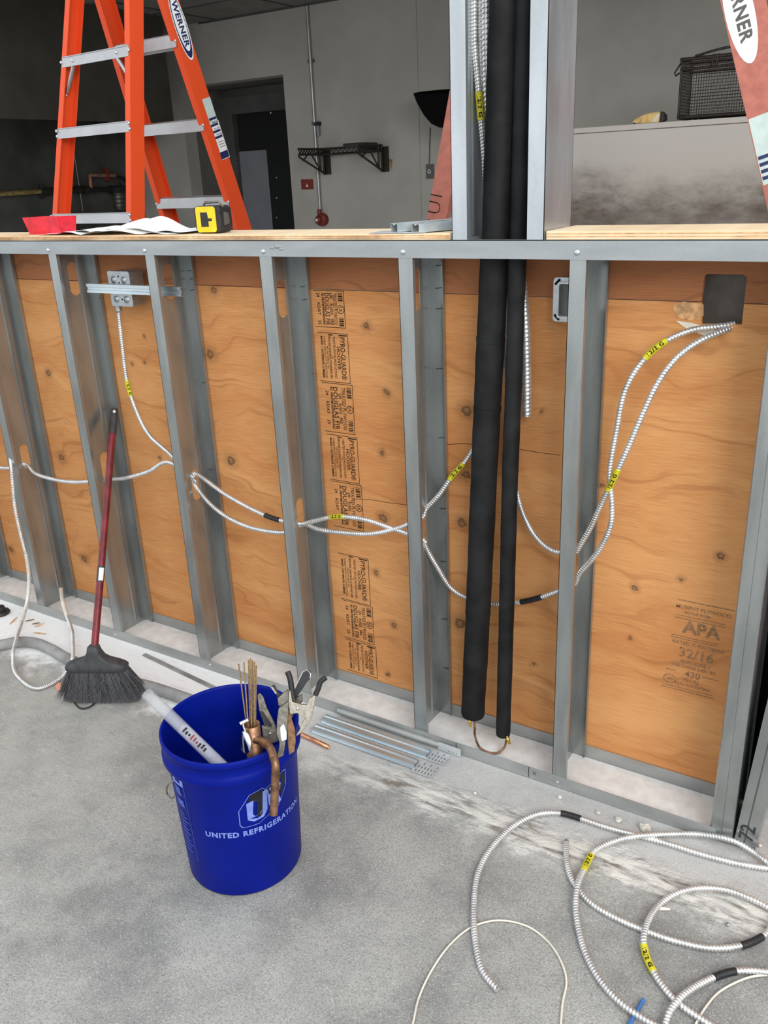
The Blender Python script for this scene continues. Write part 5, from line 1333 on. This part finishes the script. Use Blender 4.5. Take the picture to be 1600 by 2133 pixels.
# wire shelf bracket rack
def wall_rack():
    yl = YB-.01; xl, xr = aty(676, 320, yl).x, aty(797, 310, yl).x; zt = 1.700; zb = aty(676, 364, yl).z; yo = YB-.36
    t = thing('wall_rack', 'empty dark wire shelf rack with two brackets on the back wall', 'rack', ((xl+xr)/2, YB-.1, zb))
    r = .009
    for x in (xl, xr):
        k = thing_part(t, x)
        MB().box((x-.006, YB-.012, zb), (x+.050, YB, zt-.01)).build('wall_plate', 'wire_dark', t)
        mb = MB(); mb.tube([V((x, YB-.03, zb)), V((x, YB-.03, zt))], r, 8); mb.tube([V((x, YB-.075, zb+.02)), V((x, YB-.075, zt))], r, 8)
        mb.tube([V((x, YB-.03, zb+.01)), V((x, yo, zt-.055))], r*.9, 8); mb.tube([V((x, YB-.075, zb+.03)), V((x, YB-.20, zt-.03))], r*.7, 8); mb.tube([V((x, yo+.05, zt-.085)), V((x, YB-.22, zt-.03))], r*.7, 8)
        mb.tube([V((x, YB-.02, zt)), V((x, yo, zt))], r, 8); mb.tube([V((x, YB-.02, zt-.04)), V((x, yo, zt-.04))], r, 8)
        for j in range(9):
            y0_ = YB-.04-.035*j; mb.tube([V((x, y0_, zt)), V((x, y0_-.018, zt-.04)), V((x, y0_-.035, zt))], r*.5, 6)
        mb.build('bracket', 'wire_dark', t)
    mb = MB(); yb_ = YB-.06
    mb.tube([V((xl, yb_, zt)), V((xr, yb_, zt))], r, 8); mb.tube([V((xl, yb_, zt-.042)), V((xr, yb_, zt-.042))], r, 8)
    n = 26
    mb.tube([V((xl+(xr-xl)*k/n, yb_, zt if k % 2 else zt-.042)) for k in range(n+1)], r*.55, 6, False); mb.build('back_rail', 'wire_dark', t)
    MB().obox(V((xr-.10, YB-.17, zt+.005)), X1, Y1, Z1, .09, .11, .016).build('shelf_remnant', 'wire_dark', t, .006)
def thing_part(t, x): return t
wall_rack()
# rust stain plate, black bowl fixture, switch plate
q = aty(812, 342, YB-.001); tag(MB().prism([(-.02, .03), (.0, .045), (.012, .03), (.03, .04), (.018, .0), (.02, -.05), (.004, -.02), (-.012, -.01)], (V((q.x, YB-.0005, q.z)), X1, Z1, -Y1), 0, .002).build('rust_spot', 'pipe_gas'), 'small rusty patch on the back wall right of the rack', 'rust patch')
c = aty(934, 190, 4.22)
bw = thing('black_bowl', 'large black bowl shaped fixture on the back wall behind the faded ladder', 'bowl', (c.x, c.y, c.z-.25))
ax = V((.05, -.12, 1)).normalized(); u = ax.orthogonal().normalized(); w = ax.cross(u)
MB().lathe([(.0001, -.235), (.075, -.228), (.13, -.20), (.18, -.14), (.225, -.06), (.247, 0), (.243, .002), (.215, -.06), (.17, -.135), (.12, -.19), (.07, -.218), (.0001, -.225)], c, u, w, ax, 40).build('bowl_shell', 'black_void', bw)
MB().tube([c+Y1*.20-Z1*.05, V((c.x, YB, c.z-.05))], .02, 8).build('wall_arm', 'black_void', bw)
q = aty(896, 357, YB-.003); sp = thing('switch_plate', 'dark switch plate with a white ring below the black bowl', 'switch', (q.x, YB-.004, q.z-.05))
MB().prism(rrect(0, 0, .034, .052, .004), (V((q.x, YB-.001, q.z)), X1, Z1, -Y1), 0, .007).build('plate', 'outlet_dark', sp)
ringp = [V((q.x-.004+.012*math.cos(2*math.pi*k/14), YB-.010, q.z+.012*math.sin(2*math.pi*k/14))) for k in range(15)]
MB().tube(ringp, .0035, 6, False).build('socket_ring', 'label_white', sp)
a, b = aty(896, 266, YB-.006), aty(894, 341, YB-.006); MB().tube([a, b], .0032, 6).build('cord', 'outlet_dark', sp)
# sooty stainless panel with a fry basket on it
YS = 3.2
zl = aty(1386, 254, YS).z; xa = aty(1150, 266, YS).x
ss = thing('steel_splashback', 'sooty stainless steel splashback panel behind the right of the half wall', 'splashback', (1.6, YS, 0))
MB().box((xa, YS, 0), (3.2, YS+.05, zl-.030)).build('panel', 'stainless_sooty', ss)
MB().box((xa, YS-.012, zl-.028), (3.2, YS+.26, zl)).build('top_ledge', 'stainless_sooty', ss, .002)
MB().box((xa+.02, YS+.20, 0), (3.18, YS+.24, zl-.03)).build('rear_panel', 'stainless_sooty', ss)
def basket():
    y0 = YS+.02; a, b = aty(1413, 244, y0), aty(1418, 125, y0); x0 = a.x; z0 = zl+.016; z1 = b.z; x1 = x0+.46; y1 = y0+.20
    t = thing('fry_basket', 'dark wire fry basket standing on the stainless ledge', 'basket', ((x0+x1)/2, y0+.1, zl))
    r = .0075
    def ringt(z, g, rr): 
        p = [V((x0-g, y0-g, z)), V((x1+g, y0-g, z)), V((x1+g, y1+g, z)), V((x0-g, y1+g, z))]
        mb = MB()
        for i in range(4): mb.tube([p[i], p[(i+1) % 4]], rr, 8)
        return mb
    ringt(z1, .004, .009).build('top_rim', 'wire_dark', t); ringt(z1-.045, .002, .007).build('upper_band', 'wire_dark', t); ringt(z0, 0, .009).build('bottom_rim', 'wire_dark', t)
    mb = MB(); n = 36
    for k in range(n+1):
        x = x0+(x1-x0)*k/n
        for y in (y0, y1): mb.box((x-.0009, y-.0009, z0), (x+.0009, y+.0009, z1))
    for k in range(19):
        y = y0+(y1-y0)*k/18
        for x in (x0, x1): mb.box((x-.0009, y-.0009, z0), (x+.0009, y+.0009, z1))
    for k in range(19):
        z = z0+(z1-z0)*k/18
        for y in (y0, y1): mb.box((x0, y-.0013, z-.0013), (x1, y+.0013, z+.0013))
        for x in (x0, x1): mb.box((x-.0015, y0, z-.0015), (x+.0015, y1, z+.0015))
    for k in range(20):
        y = y0+(y1-y0)*k/19; mb.box((x0, y-.0015, z0-.0015), (x1, y+.0015, z0+.0015))
    m_ = mb.build('wire_mesh', 'wire_dark', t); m_['kind'] = 'stuff'
    for i, (x, y) in enumerate(((x0, y0), (x1, y0), (x1, y1), (x0, y1))): MB().tube([V((x, y, z0)), V((x, y, z1))], .006, 8).build('corner_post', 'wire_dark', t)
    h = [V((x0-.002, y0+.02, z1)), V((x0-.040, y0+.02, z1-.055)), V((x0-.034, y0+.02, z1-.068)), V((x0-.014, y0+.02, z1-.058))]
    MB().tube(h, .005, 8).build('hook', 'wire_dark', t)
    for dx in (.155, .175): MB().tube([V((x0+dx, y0-.006, z1+.012)), V((x0+dx-.006, y0-.012, z1-.04)), V((x0+dx+.004, y0-.006, z1-.05))], .005, 8).build('hook', 'wire_dark', t)
    MB().tube(spline([V((x0+.06, y0, z1+.01)), V((x0+.18, y0+.03, z1+.035)), V((x0+.34, y0+.08, z1+.048)), V((x0+.6, y0+.1, z1+.05))], .02), .006, 8).build('handle', 'wire_dark', t)
    for dx in (.07, .10, .36): MB().tube([V((x0+dx, y0+.01, zl)), V((x0+dx, y0+.01, z0))], .006, 8).build('foot', 'wire_dark', t)
basket()
def block():
    y = YS+.01; pts = [(1316, 258), (1324, 248), (1348, 238), (1376, 234), (1383, 240), (1384, 252), (1372, 257), (1340, 258)]
    c = aty(1350, 254, y); t = thing('scraper_block', 'yellowish scraper block with a dark end on the stainless ledge', 'block', (c.x, y, zl))
    pl = [aty(a, b, y) for a, b in pts]; zmin = min(p.z for p in pl)
    body = [(p.x, max(0, p.z-zmin)) for p in pl[:4]]+[(pl[6].x, 0), (pl[7].x, 0)]
    MB().prism(body, (V((0, y, zl+.0005)), X1, Z1, Y1), 0, .06).build('block_body', 'bread', t, .004)
    p4, p5, p6, p3 = pl[4], pl[5], pl[6], pl[3]
    MB().prism([(p3.x+.002, p3.z-zmin), (p4.x, p4.z-zmin), (p5.x, p5.z-zmin), (p6.x+.004, 0)], (V((0, y, zl+.0005)), X1, Z1, Y1), .002, .058).build('dark_end', 'tape_black', t)
    a, b = aty(1372, 238, y-.001), aty(1366, 256, y-.001)
    MB().prism([(a.x-.004, a.z-zmin), (a.x+.006, a.z-zmin), (b.x+.006, .004), (b.x-.028, .004)], (V((0, y-.0008, zl+.0005)), X1, Z1, Y1), 0, .001).build('pale_patch', 'cork_white', t)
    MB().ball((pl[0].x+.008, y+.02, zl+.008), .009, 8, 5).build('knob', 'tape_black', t)
block()
